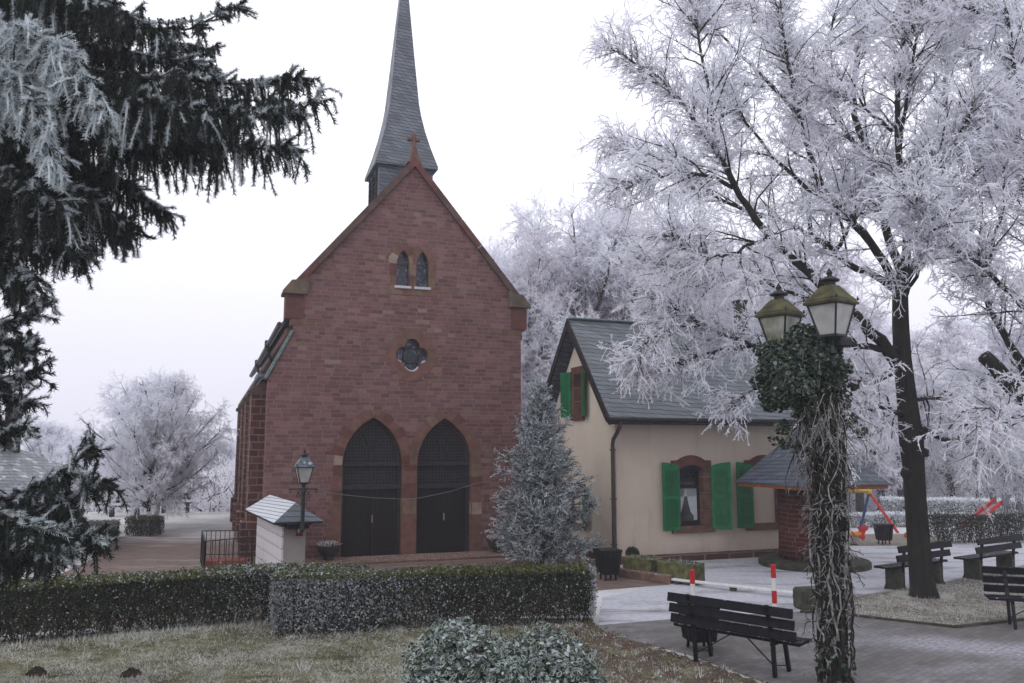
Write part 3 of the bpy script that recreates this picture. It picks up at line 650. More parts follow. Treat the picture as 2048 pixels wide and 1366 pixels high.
# stone flower bowls by the doors
bowl_prof = [(.10, 0), (.14, .02), (.10, .05), (.19, .12), (.26, .22), (.29, .33), (.30, .36), (.25, .355), (.23, .30)]
rb = np.random.default_rng(3)
for x, lab in ((-2.13, 'dark round flower bowl with frosted heather left of the church doors'), (2.35, 'dark round flower bowl right of the church doors beside the frosted spruce')):
    t = thing('flower_bowl', lab, 'planter', CH(x, -.42, .062)); b = MB(); b.lathe(bowl_prof, n=24); b.build('bowl', M['pot'], t, smooth=True)
    b = MB(); N = 500; ph = rb.uniform(0, 6.28, N); rr = .24 * np.sqrt(rb.uniform(0, 1, N)); P = np.stack([rr * np.cos(ph), rr * np.sin(ph), np.full(N, .33)], -1)
    D = np.stack([np.cos(ph) * .5, np.sin(ph) * .5, np.ones(N)], -1) + rb.normal(0, .3, (N, 3)); k = rb.uniform(size=N) < .5
    b.ribbons(P[k], D[k], rb.uniform(.05, .16, k.sum()), .02, rb, 0); b.ribbons(P[~k], D[~k], rb.uniform(.05, .14, (~k).sum()), .02, rb, 1); b.build('heather', [M['frostpink'], M['twig']], t)

# ------------------------------------------------------------------ house with green shutters (same axes, origin at its near corner)
HO = V(2.58498588, 20.62466193, 0); HL, HD = 6.2, 4.2
house = thing('house', 'cream house with steep slate roof and green window shutters', 'house', HO, TH)
def HS(x, y, z=0): return HO + x * r_ + y * a_ + V(0, 0, z)
W1 = (1.80, 2.50); wx = 2.21
def seg_arch(x0, x1, z0, zs, rise, n=8):
    P = [(x0, z0), (x1, z0)]
    for k in range(n + 1):
        t = k / n; x = x1 + (x0 - x1) * t; P.append((x, zs + rise * (1 - (2 * t - 1) ** 2)))
    return P
h1 = seg_arch(W1[0], W1[1], .88, 2.30, .11); h2 = seg_arch(W1[0] + wx, W1[1] + wx, .88, 2.30, .11)
b = MB(); b.prism([(0, .2), (HL, .2), (HL, 3.62), (0, 3.62)], [h1], 0, .3); b.build('front_wall', M['plaster'], house)
gw = (1.95, 2.42, 3.75, 4.88)
Mg = lambda a, q, d: (d, a, q)
b = MB(); b.prism([(.3, .2), (HD, .2), (HD, 3.6), (HD / 2, 6.02), (.302, 3.96), (.3, 3.6)], [[(gw[0], gw[2]), (gw[1], gw[2]), (gw[1], gw[3]), (gw[0], gw[3])]], -.003, .3, M=Mg)
b.prism([(-.0, .2), (.299, .2), (.299, 3.955), (0, 3.62)], [], -.003, .0, M=Mg); b.build('gable_wall', M['cream'], house)
b = MB(); b.prism([(.0, .2), (HD, .2), (HD, 3.6), (HD / 2, 6.02), (0, 3.6)], [], HL - .3, HL, M=Mg); b.box((HL / 2, HD - .15, 1.9), (HL - .7, .3, 3.4)); b.build('rear_wall', M['plaster'], house)
b = MB(); b.box((HL / 2 + .0, .15, .075), (HL + .06, .36, .25), ch=.01); b.box((.15, HD / 2 + .15, .075), (.36, HD - .32, .25), ch=.01); b.build('plinth', M['plinth'], house)
# roof
for nm, y0, y1 in (('roof_slope', -.42, HD / 2), ('roof_slope', HD + .42, HD / 2)):
    b = MB(); b.prism([(y0, 3.56), (y1, 6.42), (y1, 6.27), (y0, 3.45)], [], -.34, HL + .34, M=Mg); b.build(nm, M['slateh'], house)
for x in (-.36, HL + .36):
    for y0, sg in ((-.42, 1), (HD + .42, -1)):
        b = MB(); b.prism([(y0, 3.53), (HD / 2, 6.395), (HD / 2, 6.12), (y0 + sg * .2, 3.50), (y0, 3.40)], [], x - .02, x + .02, M=Mg); b.build('barge_board', M['eavewood'], house)
for y0 in (-.05, HD + .05): b = MB(); b.box((-.17, y0, 3.68), (.30, .14, .16), ch=.01); b.build('purlin_end', M['eavewood'], house)
b = MB(); b.box((HL / 2, HD / 2, 6.40), (HL + .7, .24, .06), ch=.02); b.build('ridge_cap', M['lead'], house)
b = MB(); b.tube([(x, -.47, 3.53) for x in (-.38, 2, 4, HL + .36)], .062, 8); b.box((HL / 2, -.30, 3.44), (HL + .6, .22, .03)); b.build('gutter', M['eavewood'], house)
b = MB(); b.tube([(-.10, -.47, 3.50), (-.10, -.45, 3.38), (-.105, -.30, 3.22), (-.12, -.12, 3.06), (-.12, -.07, 2.92), (-.12, -.07, 1.5), (-.12, -.07, .35), (-.13, -.12, .22), (-.2, -.16, .16)], .05, 10)
for z in (2.8, 1.6, .5): b.box((-.12, -.07, z), (.13, .13, .03), ch=.005)
b.build('downpipe', M['pipe'], house, smooth=False)
# windows
def stones_mesh(b, rects, d0, d1, mp, mats=(0,)):
    for (x0, z0, x1, z1) in rects: b.prism([(x0 + .003, z0 + .003), (x1 - .003, z0 + .003), (x1 - .003, z1 - .003), (x0 + .003, z1 - .003)], [], d0, d1, M=mp, m=rs.choice(mats))
for k, off in enumerate((0, wx)):
    x0, x1 = W1[0] + off, W1[1] + off; b = MB(); mp = lambda a, q, d: (a, d, q)
    zs = [.88, 1.25, 1.7, 2.1, 2.36]
    for i in range(4):
        stones_mesh(b, [(x0 - .22, zs[i], x0 + .004, zs[i + 1]), (x1 - .004, zs[i], x1 + .22, zs[i + 1])], -.035, .16, mp, (0, 1))
    b.prism([(x0 - .24, 2.36)] + [(x0 + .004 + (x1 - x0 - .008) * t, 2.30 + .11 * (1 - (2 * t - 1) ** 2)) for t in np.linspace(0, 1, 9)] + [(x1 + .24, 2.36), (x1 + .24, 2.52)] + [(x1 + .05 - (x1 - x0 + .1) * t, 2.53 + .13 * (1 - (2 * t - 1) ** 2)) for t in np.linspace(0, 1, 9)] + [(x0 - .24, 2.52)], [], -.04, .16, M=mp, m=0)
    b.prism([(x0 - .26, .70), (x1 + .28, .70), (x1 + .28, .88), (x0 - .26, .88)], [], -.07, .2, M=mp, m=1)
    wn = b.build('window', [M['darkst'], M['brown']], house)
    if k == 0:
        b = MB(); b.prism(seg_arch(x0, x1, .88, 2.30, .11), [seg_arch(x0 + .07, x1 - .07, .96, 1.82, 0, 1), seg_arch(x0 + .07, x1 - .07, 1.90, 2.24, .10)], .17, .23); b.build('frame', M['eavewood'], wn)
        b = MB(); b.box(((x0 + x1) / 2, .21, 1.6), (x1 - x0 - .1, .012, 1.5)); b.build('pane', M['glass'], wn)
        b = MB(); xm = (x0 + x1) / 2 - .06
        for sg, xa in ((-1, x0 + .08), (1, x1 - .08)):
            ts = np.linspace(0, 1, 9)
            edge = [(xm + sg * (.02 + .20 * t ** 1.6 + (.05 if t > .75 else 0) * math.sin((t - .75) * 12)), 1.80 - .80 * t) for t in ts]
            b.prism([(xa, 1.80)] + [(min(e[0], xa) if sg > 0 else max(e[0], xa), e[1]) for e in edge] + [(xa, 1.0)], [], .190, .196, M=mp)
        b.box((xm + .06, .193, 1.70), (x1 - x0 - .16, .006, .2)); b.build('curtain', M['curtain'], wn)
    def shutter(hx, wd, ang, sg):
        """hinged at hx, opening away (sg) from the window"""
        b = MB(); z0 = .78
        P = [(0, z0), (wd, z0)] + [(wd * (1 - t), 2.38 + .10 * (1 - t * t)) for t in np.linspace(0, 1, 6)]
        def mp2(a, q, d): return (hx + sg * a * math.cos(ang) , -.075 - a * math.sin(ang) + d, q)
        b.prism(P, [], 0, .03, M=mp2, m=0)
        for (za, zb_) in ((.86, 1.56), (1.64, 2.28)): b.prism([(.07, za), (wd - .07, za), (wd - .07, zb_), (.07, zb_)], [], -.004, .006, M=mp2, m=1)
        for (za, zb_) in ((.80, .86), (1.56, 1.64), (2.28, 2.36)): b.prism([(.07, za), (wd - .07, za), (wd - .07, zb_), (.07, zb_)], [], -.012, .0, M=mp2, m=0)
        for xa in (0.005, wd - .07): b.prism([(xa, .79), (xa + .065, .79), (xa + .065, 2.37), (xa, 2.37)], [], -.013, .0, M=mp2, m=0)
        for z in np.arange(.90, 2.26, .055):
            if not 1.54 < z < 1.66: b.prism([(.08, z), (wd - .08, z), (wd - .08, z + .02), (.08, z + .02)], [], -.010, 0, M=mp2, m=1)
        b.build('shutter', [M['green'], M['greend']], house)
    shutter(x0 - .04, .52, .10, -1); shutter(x1 + .20, .50, .50, 1)
# blind second window: plaster filling flush in the stone frame is the wall itself
# gable windows
def gable_window(y0, y1, z0, z1, sh, deep=True):
    b = MB(); mp = lambda a, q, d: (d, a, q)
    nst = max(2, int((z1 - z0) / .3)); zz = np.linspace(z0, z1, nst + 1)
    for i in range(nst): stones_mesh(b, [(y0 - .16, zz[i], y0 + .004, zz[i + 1]), (y1 - .004, zz[i], y1 + .16, zz[i + 1])], -.035, .2, mp, (0, 1))
    stones_mesh(b, [(y0 - .18, z0 - .16, y1 + .18, z0)], -.06, .2, mp, (0,)); stones_mesh(b, [(y0 - .18, z1, y1 + .18, z1 + .2)], -.035, .2, mp, (0,))
    wn = b.build('window', [M['darkst'], M['brown']], house)
    b = MB(); b.prism([(y0, z0), (y1, z0), (y1, z1), (y0, z1)], [[(y0 + .05, z0 + .05), (y1 - .05, z0 + .05), (y1 - .05, z1 - .05), (y0 + .05, z1 - .05)]], .2, .25, M=mp); b.build('frame', M['eavewood'], wn)
    b = MB(); b.box((.24, (y0 + y1) / 2, (z0 + z1) / 2), (.012, y1 - y0 - .06, z1 - z0 - .06)); b.build('pane', M['glass'], wn)
    for hy, sg in sh:
        b = MB(); wd = .42; a = .30
        def q2(t, q, d): return (-.045 - t * math.sin(a) + d, hy + sg * t * math.cos(a), q)
        b.prism([(0, z0 - .06), (wd, z0 - .06), (wd, z1 + .08), (0, z1 + .08)], [], 0, -.03, M=q2, m=0)
        for z in np.arange(z0 + .04, z1 - .02, .055): b.prism([(.06, z), (wd - .06, z), (wd - .06, z + .022), (.06, z + .022)], [], -.03, -.038, M=q2, m=1)
        b.build('shutter', [M['green'], M['greend']], house)
gable_window(*gw, ((gw[0] - .13, -1), (gw[1] + .16, 1)))
gable_window(1.95, 2.5, .82, 1.68, ((1.82, -1),))
# chimney seen through the branches
b = MB(); b.box((5.35, HD / 2, 6.75), (.30, .30, .9), ch=.02); b.box((5.35, HD / 2, 7.22), (.40, .40, .07), ch=.02); b.build('chimney', M['conc'], house)
# ------------------------------------------------------------------ street lamps
def lantern(parent, c, s, rz, roof, glass):
    """four-sided tapered lantern, c = foot of the glass, s = half width at the eave"""
    b = MB(); k = s / .22; bw, tw, h = .115 * k, .205 * k, .40 * k
    R = Matrix.Rotation(rz, 3, 'Z'); P = lambda x, y, z: tuple(np.array(c) + np.array(R @ Vector((x, y, z))))
    for sx in (-1, 1):
        for sy in (-1, 1): b.bar(P(sx * bw, sy * bw, 0), P(sx * tw, sy * tw, h), .022 * k, .022 * k)
    for wv, z, th_ in ((bw, 0, .03), (tw, h, .03)):
        for i in range(4):
            q = [(-wv, -wv), (wv, -wv), (wv, wv), (-wv, wv)]; b.bar(P(*q[i], z), P(*q[(i + 1) % 4], z), th_ * k, th_ * k)
    b.lathe([(.02 * k, -.24 * k), (.05 * k, -.22 * k), (.03 * k, -.12 * k), (.06 * k, -.06 * k), (bw * 1.2, -.012 * k), (bw * .8, 0)], c, 12)
    fr = b.build('lantern', M['lampgreen'], parent)
    b = MB(); v = []; g = .985
    for wv, z in ((bw, .0), (tw, h)):
        for x, y in ((-1, -1), (1, -1), (1, 1), (-1, 1)): v.append(P(x * wv * g, y * wv * g, z))
    b.add(v, [(0, 1, 5, 4), (1, 2, 6, 5), (2, 3, 7, 6), (3, 0, 4, 7)]); b.build('lamp_glass', glass, fr)
    b = MB(); prof = [(1.10, 0), (1.12, .03), (1.02, .045), (1.0, .07), (.80, .12), (.55, .20), (.42, .235), (.38, .25)]; v = []; F = []
    for q, z in prof:
        for x, y in ((-1, -1), (1, -1), (1, 1), (-1, 1)): v.append(P(x * s * q, y * s * q, h + z * k))
    for i in range(len(prof) - 1):
        for j in range(4): F.append((4 * i + j, 4 * i + (j + 1) % 4, 4 * i + 4 + (j + 1) % 4, 4 * i + 4 + j))
    b.add(v, F); b.poly.append(([0, 1, 2, 3], 0)); b.poly.append(([len(v) - 4, len(v) - 3, len(v) - 2, len(v) - 1], 0)); b.build('lamp_roof', roof, fr)
    b = MB(); top = np.array(c) + (0, 0, h + .25 * k)
    b.lathe([(.07 * k, -.02 * k), (.07 * k, .05 * k), (.12 * k, .06 * k), (.125 * k, .075 * k), (.06 * k, .12 * k), (.03 * k, .13 * k), (.03 * k, .15 * k), (.042 * k, .17 * k), (.025 * k, .2 * k), (.006 * k, .235 * k)], top, 14)
    b.build('finial', M['iron'], fr)
    for x in (-1, 1):
        for y in (-1, 1): b = MB(); q = P(x * s * 1.06, y * s * 1.06, h + .05 * k); b.lathe([(.012 * k, 0), (.016 * k, .02 * k), (.004 * k, .05 * k)], q, 6); b.build('corner_knob', M['iron'], fr)
lp = AT(607, 978, 17.28)
lamp1 = thing('street_lamp', 'slim lamp with one frosted lantern fixed to the end of the white memorial wall', 'street lamp', (lp[0], lp[1], 1.17))
zb = lp[2] - 1.17
b = MB(); b.bar((0, 0, .03), (-.06, .24, .03), .05, .04); b.bar((0, 0, .10), (-.06, .24, .10), .03, .03); b.build('wall_bracket', M['lampgreen'], lamp1)
b = MB(); b.lathe([(.02, -.04), (.05, 0), (.05, .05), (.042, .09), (.042, zb - .1), (.055, zb - .06), (.04, zb - .02), (.035, zb + .05)], n=14); b.build('post', M['lampgreen'], lamp1, smooth=False)
b = MB(); b.tube([(-.30, 0, zb), (.30, 0, zb)], .016, 6)
for sg in (-1, 1):
    b.tube([(sg * (.05 + .10 * t + .06 * math.sin(t * 6)), 0, zb - .02 - .16 * math.sin(t * 3)) for t in np.linspace(0, 1, 10)], .012, 5)
    b.tube([(sg * .27 + .03 * math.cos(t), 0, zb - .045 + .03 * math.sin(t)) for t in np.linspace(0, 5, 9)], .010, 5); b.lathe([(.004, -.10), (.02, -.08), (.008, -.05)], (sg * .27, 0, zb), 6)
b.build('cross_arm', M['lampgreen'], lamp1)
lantern(lamp1, (0, 0, zb + .13), .175, TH + .05, M['lampblue'], M['lampglass'])
# ivy covered lamp with two lanterns
pr = AT(1665, 672, 10.0); pl = AT(1562, 692, 10.85); PB = AT(1655, 1000, 10.35)
PX, PY = PB[0], PB[1]; PZ = 0.0
lamp2 = thing('street_lamp', 'tall street lamp with two mossy roofed lanterns, its post overgrown with ivy', 'street lamp', (PX, PY, PZ))
L0 = lambda p: tuple(np.array(p) - (PX, PY, PZ))
b = MB(); b.lathe([(.11, 0), (.11, .4), (.08, .5), (.075, .6), (.065, 3.9), (.08, 3.95), (.06, 4.1), (.02, 4.2)], n=14); b.build('post', M['lampgreen'], lamp2)
b = MB()
for p in (pr, pl):
    q = np.array(L0(p)) + (0, 0, -.24); m_ = np.array([q[0] * .5, q[1] * .5, q[2] - .05]); b.tube([(0, 0, 3.75), tuple(m_ - (0, 0, .12)), tuple(q - (0, 0, .12)), tuple(q)], .028, 8)
    b.tube([(0, 0, 4.05), tuple(m_ + (0, 0, .08)), tuple(q - (0, 0, .06))], .018, 6)
b.build('cross_arm', M['lampgreen'], lamp2)
lantern(lamp2, L0(pr), .212, .62, M['lampmoss'], M['lampglass']); lantern(lamp2, L0(pl), .212, .72, M['lampmoss'], M['lampglassm'])
b = MB(); q = AT(1683, 685, 10.0); b.box(L0(q), (.17, .2, .12), ch=.02, rz=.4); b.bar(L0(q), (0, 0, 3.8), .03, .03); b.build('floodlight', M['iron'], lamp2)

# ------------------------------------------------------------------ memorial wall
ME = V(-4.77, 17.5, 0); MR = math.radians(26)
mem = thing('memorial_wall', 'small white slab memorial wall with frosted slate roof in front of the church', 'memorial', ME, MR)
b = MB(); b.box((.245, 1.70, .64), (.47, 3.2, 1.28)); b.build('wall', M['render'], mem)
b = MB()
for i in range(5): b.box((0.0, 1.70, .02 + .125 + i * .255), (.05, 3.22, .247), ch=.008)
b.build('memorial_slabs', M['slabs'], mem)
b = MB(); e0, e1, y0, y1 = -.26, .76, -.30, 3.7
b.add([(e0, y0, 1.33), (e1, y0, 1.33), (e1, y1, 1.33), (e0, y1, 1.33), (.25, y0 + .42, 1.70), (.25, y1 - .42, 1.70)], [(0, 1, 4)], 0); b.add([(e0, y0, 1.33), (e1, y0, 1.33), (e1, y1, 1.33), (e0, y1, 1.33), (.25, y0 + .42, 1.70), (.25, y1 - .42, 1.70)], [(0, 4, 5, 3), (1, 2, 5, 4)], np.array([1, 0])); b.add([(e1, y1, 1.33), (e0, y1, 1.33), (.25, y1 - .42, 1.70)], [(0, 1, 2)], 0)
b.build('roof', [M['slate'], M['slatef']], mem)
b = MB(); b.box((.25, 1.7, 1.305), (1.0, 3.98, .045), ch=.008); b.box((.25, 1.7, 1.25), (.66, 3.4, .06)); b.build('eaves_board', M['eavewood'], mem)
b = MB(); b.box((.27, -.0, 1.215), (.44, .30, .09)); b.build('lintel', M['eavewood'], mem)
q = AT(599, 1060, 17.60); t = thing('grave_light', 'small red grave light on the grey end of the memorial wall', 'light', q)
b = MB(); b.lathe([(.06, -.10), (.075, -.09), (.07, .07), (.05, .09), (.02, .12)], n=12); b.build('red_glass', M['redlamp'], t, smooth=True)
b = MB(); b.lathe([(.08, -.115), (.082, -.09), (.06, -.088)], n=12); b.lathe([(.076, .07), (.05, .10), (.015, .13)], n=12); b.box((0, .05, -.02), (.03, .09, .03)); b.build('lamp_holder', M['iron'], t)
b = MB(); b.lathe([(.018, -.045), (.02, .03), (.006, .045)], (-.0, -.068, 0), 8); b.build('candle', M['rose'], t)

# ------------------------------------------------------------------ railing and step left of the church
F0 = V(-7.77, 21.0, 0); N0 = V(-6.85, 18.75, 0); E0 = V(-6.55, 21.15, 0); E1 = V(-6.05, 19.6, 0)
rail = thing('railing', 'black iron railing round the sunken step left of the church', 'railing', F0)
def rail_run(p, q, nb, hgt=.78, z0=.02):
    p, q = np.array(p) - F0, np.array(q) - F0; b = MB(); up = V(0, 0, 1)
    b.bar(p + up * hgt, q + up * hgt, .035, .022, ch=.004); b.bar(p + up * .2, q + up * .2, .028, .016)
    for t in np.linspace(0, 1, nb): c = p + (q - p) * t; th_ = .026 if t in (0, 1) else .014; b.box(tuple(c + up * (hgt / 2 + z0 / 2)), (th_, th_, hgt - z0))
    b.build('rail_panel', M['iron'], rail)
rail_run(F0, E0, 12); rail_run(F0, N0, 22); rail_run(N0, E1, 8)
b = MB(); b.prism([tuple((F0 + (.12, -.05, 0))[:2]), tuple((E0 + (-.02, -.1, 0))[:2]), tuple((E0 + (.1, -.7, 0))[:2]), tuple((F0 + (.34, -.7, 0))[:2])], [], .0, .13, M=lambda a, q, d: (a, q, d)); tag(b.build('stone_step', plain('red_step_stone', (.17, .05, .035), .85, .3, 4)), 'low red stone step behind the black railing left of the church', 'step')

# ------------------------------------------------------------------ wire
pts = [AT(624, 978, 17.28), AT(680, 989, 17.7), AT(745, 995.5, 18.3), AT(800, 998, 18.7), AT(840, 996, 19.0), AT(900, 983, 19.5), AT(945, 969, 19.8), AT(995, 957, 20.1)]
b = MB(); b.tube(pts, .006, 5); tag(b.build('cable', M['wire']), 'thin pale cable sagging from the slim wall lamp to the decorated spruce', 'cable')

# ------------------------------------------------------------------ benches
BL = 1.78
def bench_mesh_a(t, w_back=BL, w_seat=BL + .02):
    """steel bench, x along, seat towards +y, back at y=0"""
    b = MB()
    for y, z in ((.14, .44), (.27, .445), (.40, .44)): b.box((0, y + .01, z), (w_seat, .115, .04), ch=.008)
    b.build('seat', M['benchw'], t)
    b = MB()
    for z, y in ((.83, -.055), (.685, -.02), (.545, .015)): b.box((0, y + .012, z), (w_back, .032, .118), rx=-.22, ch=.007)
    b.build('backrest', M['benchw'], t)
    for x in (-.56, .56):
        b = MB(); b.bar((x, .10, 0), (x, .07, .45), .06, .045, ch=.006); b.bar((x, .07, .45), (x, -.07, .90), .06, .035, ch=.006); b.build('leg', M['benchm'], t)
        b = MB(); b.bar((x, .50, 0), (x, .40, .42), .06, .045, ch=.006); b.build('leg', M['benchm'], t)
        b = MB(); b.bar((x, .03, .405), (x, .47, .405), .045, .035, ch=.005); b.build('seat_bearer', M['benchm'], t)
    for sg in (-1, 1):
        b = MB(); b.bar((sg * .545, .13, .12), (sg * .10, .25, .41), .014, .014); b.bar((sg * .545, .12, .14), (sg * .555, .46, .08), .012, .012); b.build('brace', M['benchm'], t)
def bench_mesh_b(t):
    b = MB()
    for y in (.10, .22, .34): b.box((0, y + .03, .455), (2.15, .105, .045), ch=.008)
    b.build('seat', M['benchw'], t)
    b = MB()
    for z, y in ((.83, -.07), (.645, -.03)): b.box((0, y, z), (1.95, .035, .135), rx=-.2, ch=.008)
    b.build('backrest', M['benchw'], t)
    for x in (-.70, .70):
        b = MB(); b.prism([(-.02, 0), (.42, 0), (.38, .10), (.37, .43), (.02, .43), (.03, .1)], [], x - .065, x + .065, M=lambda a, q, d: (d, a, q)); b.build('concrete_leg', M['conc'], t)
        b = MB(); b.bar((x, .03, .36), (x, -.04, .88), .06, .03, ch=.004); b.build('back_support', M['benchm'], t)
p0_, p1_ = G(1390, 1325)[:2], G(1553, 1358)[:2]; mid = (p0_ + p1_) / 2; d = nrm(p1_ - p0_)
fb = np.array((-d[1], d[0]))
t = thing('park_bench', 'black steel-legged bench in the foreground seen from behind, by the ivy lamp', 'bench', (mid[0] - fb[0] * .1, mid[1] - fb[1] * .1, .014), math.atan2(d[1], d[0]), 'black benches around the yard'); bench_mesh_a(t)
# right-hand bench faces the camera
dC = nrm(np.array((.94, -.34))); q = G(1972, 1255)[:2]; org = q + dC * .96 + np.array((dC[1], -dC[0])) * -.42
tC = dup(t, (org[0], org[1], .018), math.atan2(-dC[1], -dC[0]), 'black steel-legged bench at the right edge with its seat facing the viewer')
dA = nrm(np.array((.83, .55))); q0, q1 = G(1799, 1186)[:2], G(1897, 1168)[:2]; mA = (q0 + q1) / 2
t = thing('park_bench', 'black plank bench on concrete blocks directly behind the big tree trunk', 'bench', (mA[0], mA[1], .012), math.atan2(dA[1], dA[0]), 'black benches around the yard'); bench_mesh_b(t)
q = G(1966, 1162)[:2]; mB = q + dA * .72
dup(t, (mB[0], mB[1], .012), math.atan2(dA[1], dA[0]), 'black plank bench on concrete blocks cut by the right edge, beside another such bench')
# distant benches under the white tree
t = thing('garden_bench', 'dark distant bench on the white meadow right of the whitewashed trunks', 'bench', tuple(G(349, 1026)[:2]) + (0,), .15)
b = MB(); b.box((0, .2, .42), (1.3, .35, .05)); b.build('seat', M['benchw'], t); b = MB(); b.box((0, 0, .72), (1.3, .05, .30)); b.build('backrest', M['benchw'], t)
for x in (-.5, .5): b = MB(); b.box((x, .15, .2), (.08, .4, .4)); b.build('leg', M['benchm'], t)
dup(t, tuple(G(246, 1034)[:2]) + (0,), .1, 'dark distant bench left of the whitewashed trunks, half hidden by spruce')

# ------------------------------------------------------------------ litter bins
def make_bin(lab, loc, rz, s=1.0, grp='black litter bins'):
    t = thing('litter_bin', lab, 'litter bin', loc, rz, grp)
    b = MB(); prof = [(.17, .12), (.215, .56), (.225, .58), (.225, .62), (.20, .62)]; v = []; F = []
    for h, z in prof: v += [(-h, -h, z), (h, -h, z), (h, h, z), (-h, h, z)]
    for i in range(len(prof) - 1):
        for j in range(4): F.append((4 * i + j, 4 * i + (j + 1) % 4, 4 * i + 4 + (j + 1) % 4, 4 * i + 4 + j))
    b.add(v, F); b.poly.append(([3, 2, 1, 0], 0)); b.poly.append(([16, 17, 18, 19], 0))
    for sg in (-1, 1):
        for k in (-.10, 0, .10): b.bar((k, sg * .176, .15), (k * 1.2, sg * .219, .54), .018, .012); b.bar((sg * .176, k, .15), (sg * .219, k * 1.2, .54), .018, .012)
    b.build('body', M['binpl'], t)
    for x in (-.12, .12):
        for y in (-.12, .12): b = MB(); b.bar((x, y, 0), (x * .9, y * .9, .125), .035, .035, ch=.005); b.build('foot', M['binpl'], t)
    t.scale = (s, s, s); return t
g_ = G(1394, 1303); b0 = make_bin('black litter bin behind the foreground bench', (g_[0] + .06, g_[1] + .1, .014), .2, 1.06)
g_ = G(1218, 1162); dup(b0, (g_[0], g_[1] + .15, .006), TH, 'black litter bin at the foot of the brown downpipe by the house corner', 1.05)
g_ = G(1773, 1090); dup(b0, (g_[0], g_[1] + .15, .014), .1, 'black litter bin on the playground sand beside the swing', .95)
g_ = G(1672, 1196); dup(b0, (g_[0], g_[1] + .1, .012), .3, 'black litter bin mostly hidden behind the ivy covered lamp post', .95)

# ------------------------------------------------------------------ posts, barrier rail, trough, blocks
def post(px, py_top, gx, gy, lab):
    g = G(gx, gy); top = AT(px, py_top, g[1]); hgt = top[2]
    t = thing('bollard', lab, 'bollard', (g[0], g[1], .008), 0, 'red and white posts')
    b = MB(); z = 0; zs = []; k = 0; z1 = hgt; seg = .215; m_ = 1
    while z1 > .001:
        z0 = max(0, z1 - seg); b.lathe([(.043, z0), (.043, z1)], n=16, m=m_); z1 = z0; m_ = 1 - m_
    b.lathe([(.0435, hgt - .01), (.043, hgt + .005), (.03, hgt + .012), (.005, hgt + .015)], n=16, m=1); b.build('post', [M['whitep'], M['redp']], t)
    b = MB(); b.lathe([(.075, 0), (.075, .012), (.05, .02)], n=16); b.build('base_plate', M['benchm'], t); return t
post(1384, 1142, 1387, 1240, 'red and white striped post behind the left end of the foreground bench'); post(1546, 1131, 1550, 1229, 'red and white striped post near the mossy stone block')
A = G(1345, 1168); B_ = G(1602, 1199)
t = thing('barrier_rail', 'low white painted barrier beam across the frosty yard', 'barrier', (A[0], A[1], .01))
b = MB(); b.bar((0, 0, .09), tuple(V(B_[0] - A[0], B_[1] - A[1], .10)), .11, .05, ch=.01); b.build('beam', M['whitep'], t)
for f in (.04, .5, .97): b = MB(); b.box(((B_[0] - A[0]) * f, (B_[1] - A[1]) * f, .035), (.12, .12, .07), ch=.01); b.build('foot', M['conc'], t)
b = MB(); g = G(1627, 1221); b.box((g[0], g[1] + .15, .185), (.50, .36, .37), rz=.2, ch=.04); tag(b.build('stone_block', M['conc']), 'mossy concrete block at the end of the white barrier beam', 'stone block')
C0 = G(1236, 1152); C1 = G(1345, 1168)
b = MB(); b.bar((C0[0], C0[1], .09), (C1[0], C1[1], .09), .2, .18, ch=.015); tag(b.build('kerb_wall', M['stonek']), 'low sandstone kerb wall below the planter troughs', 'kerb wall')
dT = nrm((C1 - C0)[:2]); off = np.array((-dT[1], dT[0])) * .26
for f0, ln, lab in ((.03, .78, 'mossy stone planter trough nearest the house corner'), (.50, .92, 'mossy stone planter trough at the yard end of the pair')):
    c = C0[:2] + dT * (f0 * 2.0 + ln / 2 + .05) + off
    t = thing('planter_trough', lab, 'planter', (c[0], c[1], .008), math.atan2(dT[1], dT[0]), 'mossy planter troughs')
    b = MB()
    for (cx, cy, sx_, sy_) in ((0, -.19, ln, .07), (0, .19, ln, .07), (-ln / 2 + .035, 0, .07, .31), (ln / 2 - .035, 0, .07, .31)): b.box((cx, cy, .23), (sx_, sy_, .40), ch=.012)
    b.box((0, 0, .04), (ln - .02, .40, .06)); b.build('trough', M['mossbox'], t)
    b = MB(); b.box((0, 0, .36), (ln - .15, .31, .06)); b.build('soil', M['earth'], t)
    b = MB(); N = 420; P = np.stack([rb.uniform(-ln / 2 + .1, ln / 2 - .1, N), rb.uniform(-.14, .14, N), np.full(N, .39)], -1); D = rb.normal(0, .5, (N, 3)) + (0, 0, .8); k = rb.uniform(size=N) < .35
    b.ribbons(P[k], D[k], rb.uniform(.04, .10, k.sum()), .022, rb, 0); b.ribbons(P[~k], D[~k], rb.uniform(.04, .10, (~k).sum()), .022, rb, 1); b.build('plants', [M['hedgef'], M['hedgetop']], t)
# clipped ball plant
g = AT(1265, 1107, 19.45); t = thing('box_ball', 'small clipped round box plant standing behind the planter trough', 'plant', (g[0], g[1], 0))
b = MB(); N = 1600; D = nrm(rb.normal(size=(N, 3))); b.leaves(D * rb.uniform(.10, .165, (N, 1)) + (0, 0, g[2]), D + rb.normal(0, .5, (N, 3)), .04, rb); b.build('foliage', M['hedge'], t)
b = MB(); b.tube([(0, 0, 0), (0, 0, g[2])], .02, 6); b.build('stem', M['bark'], t)
b = MB(); b.lathe([(.10, 0), (.15, .28), (.16, .3), (.12, .3)], n=14); b.build('pot', M['pot'], t)

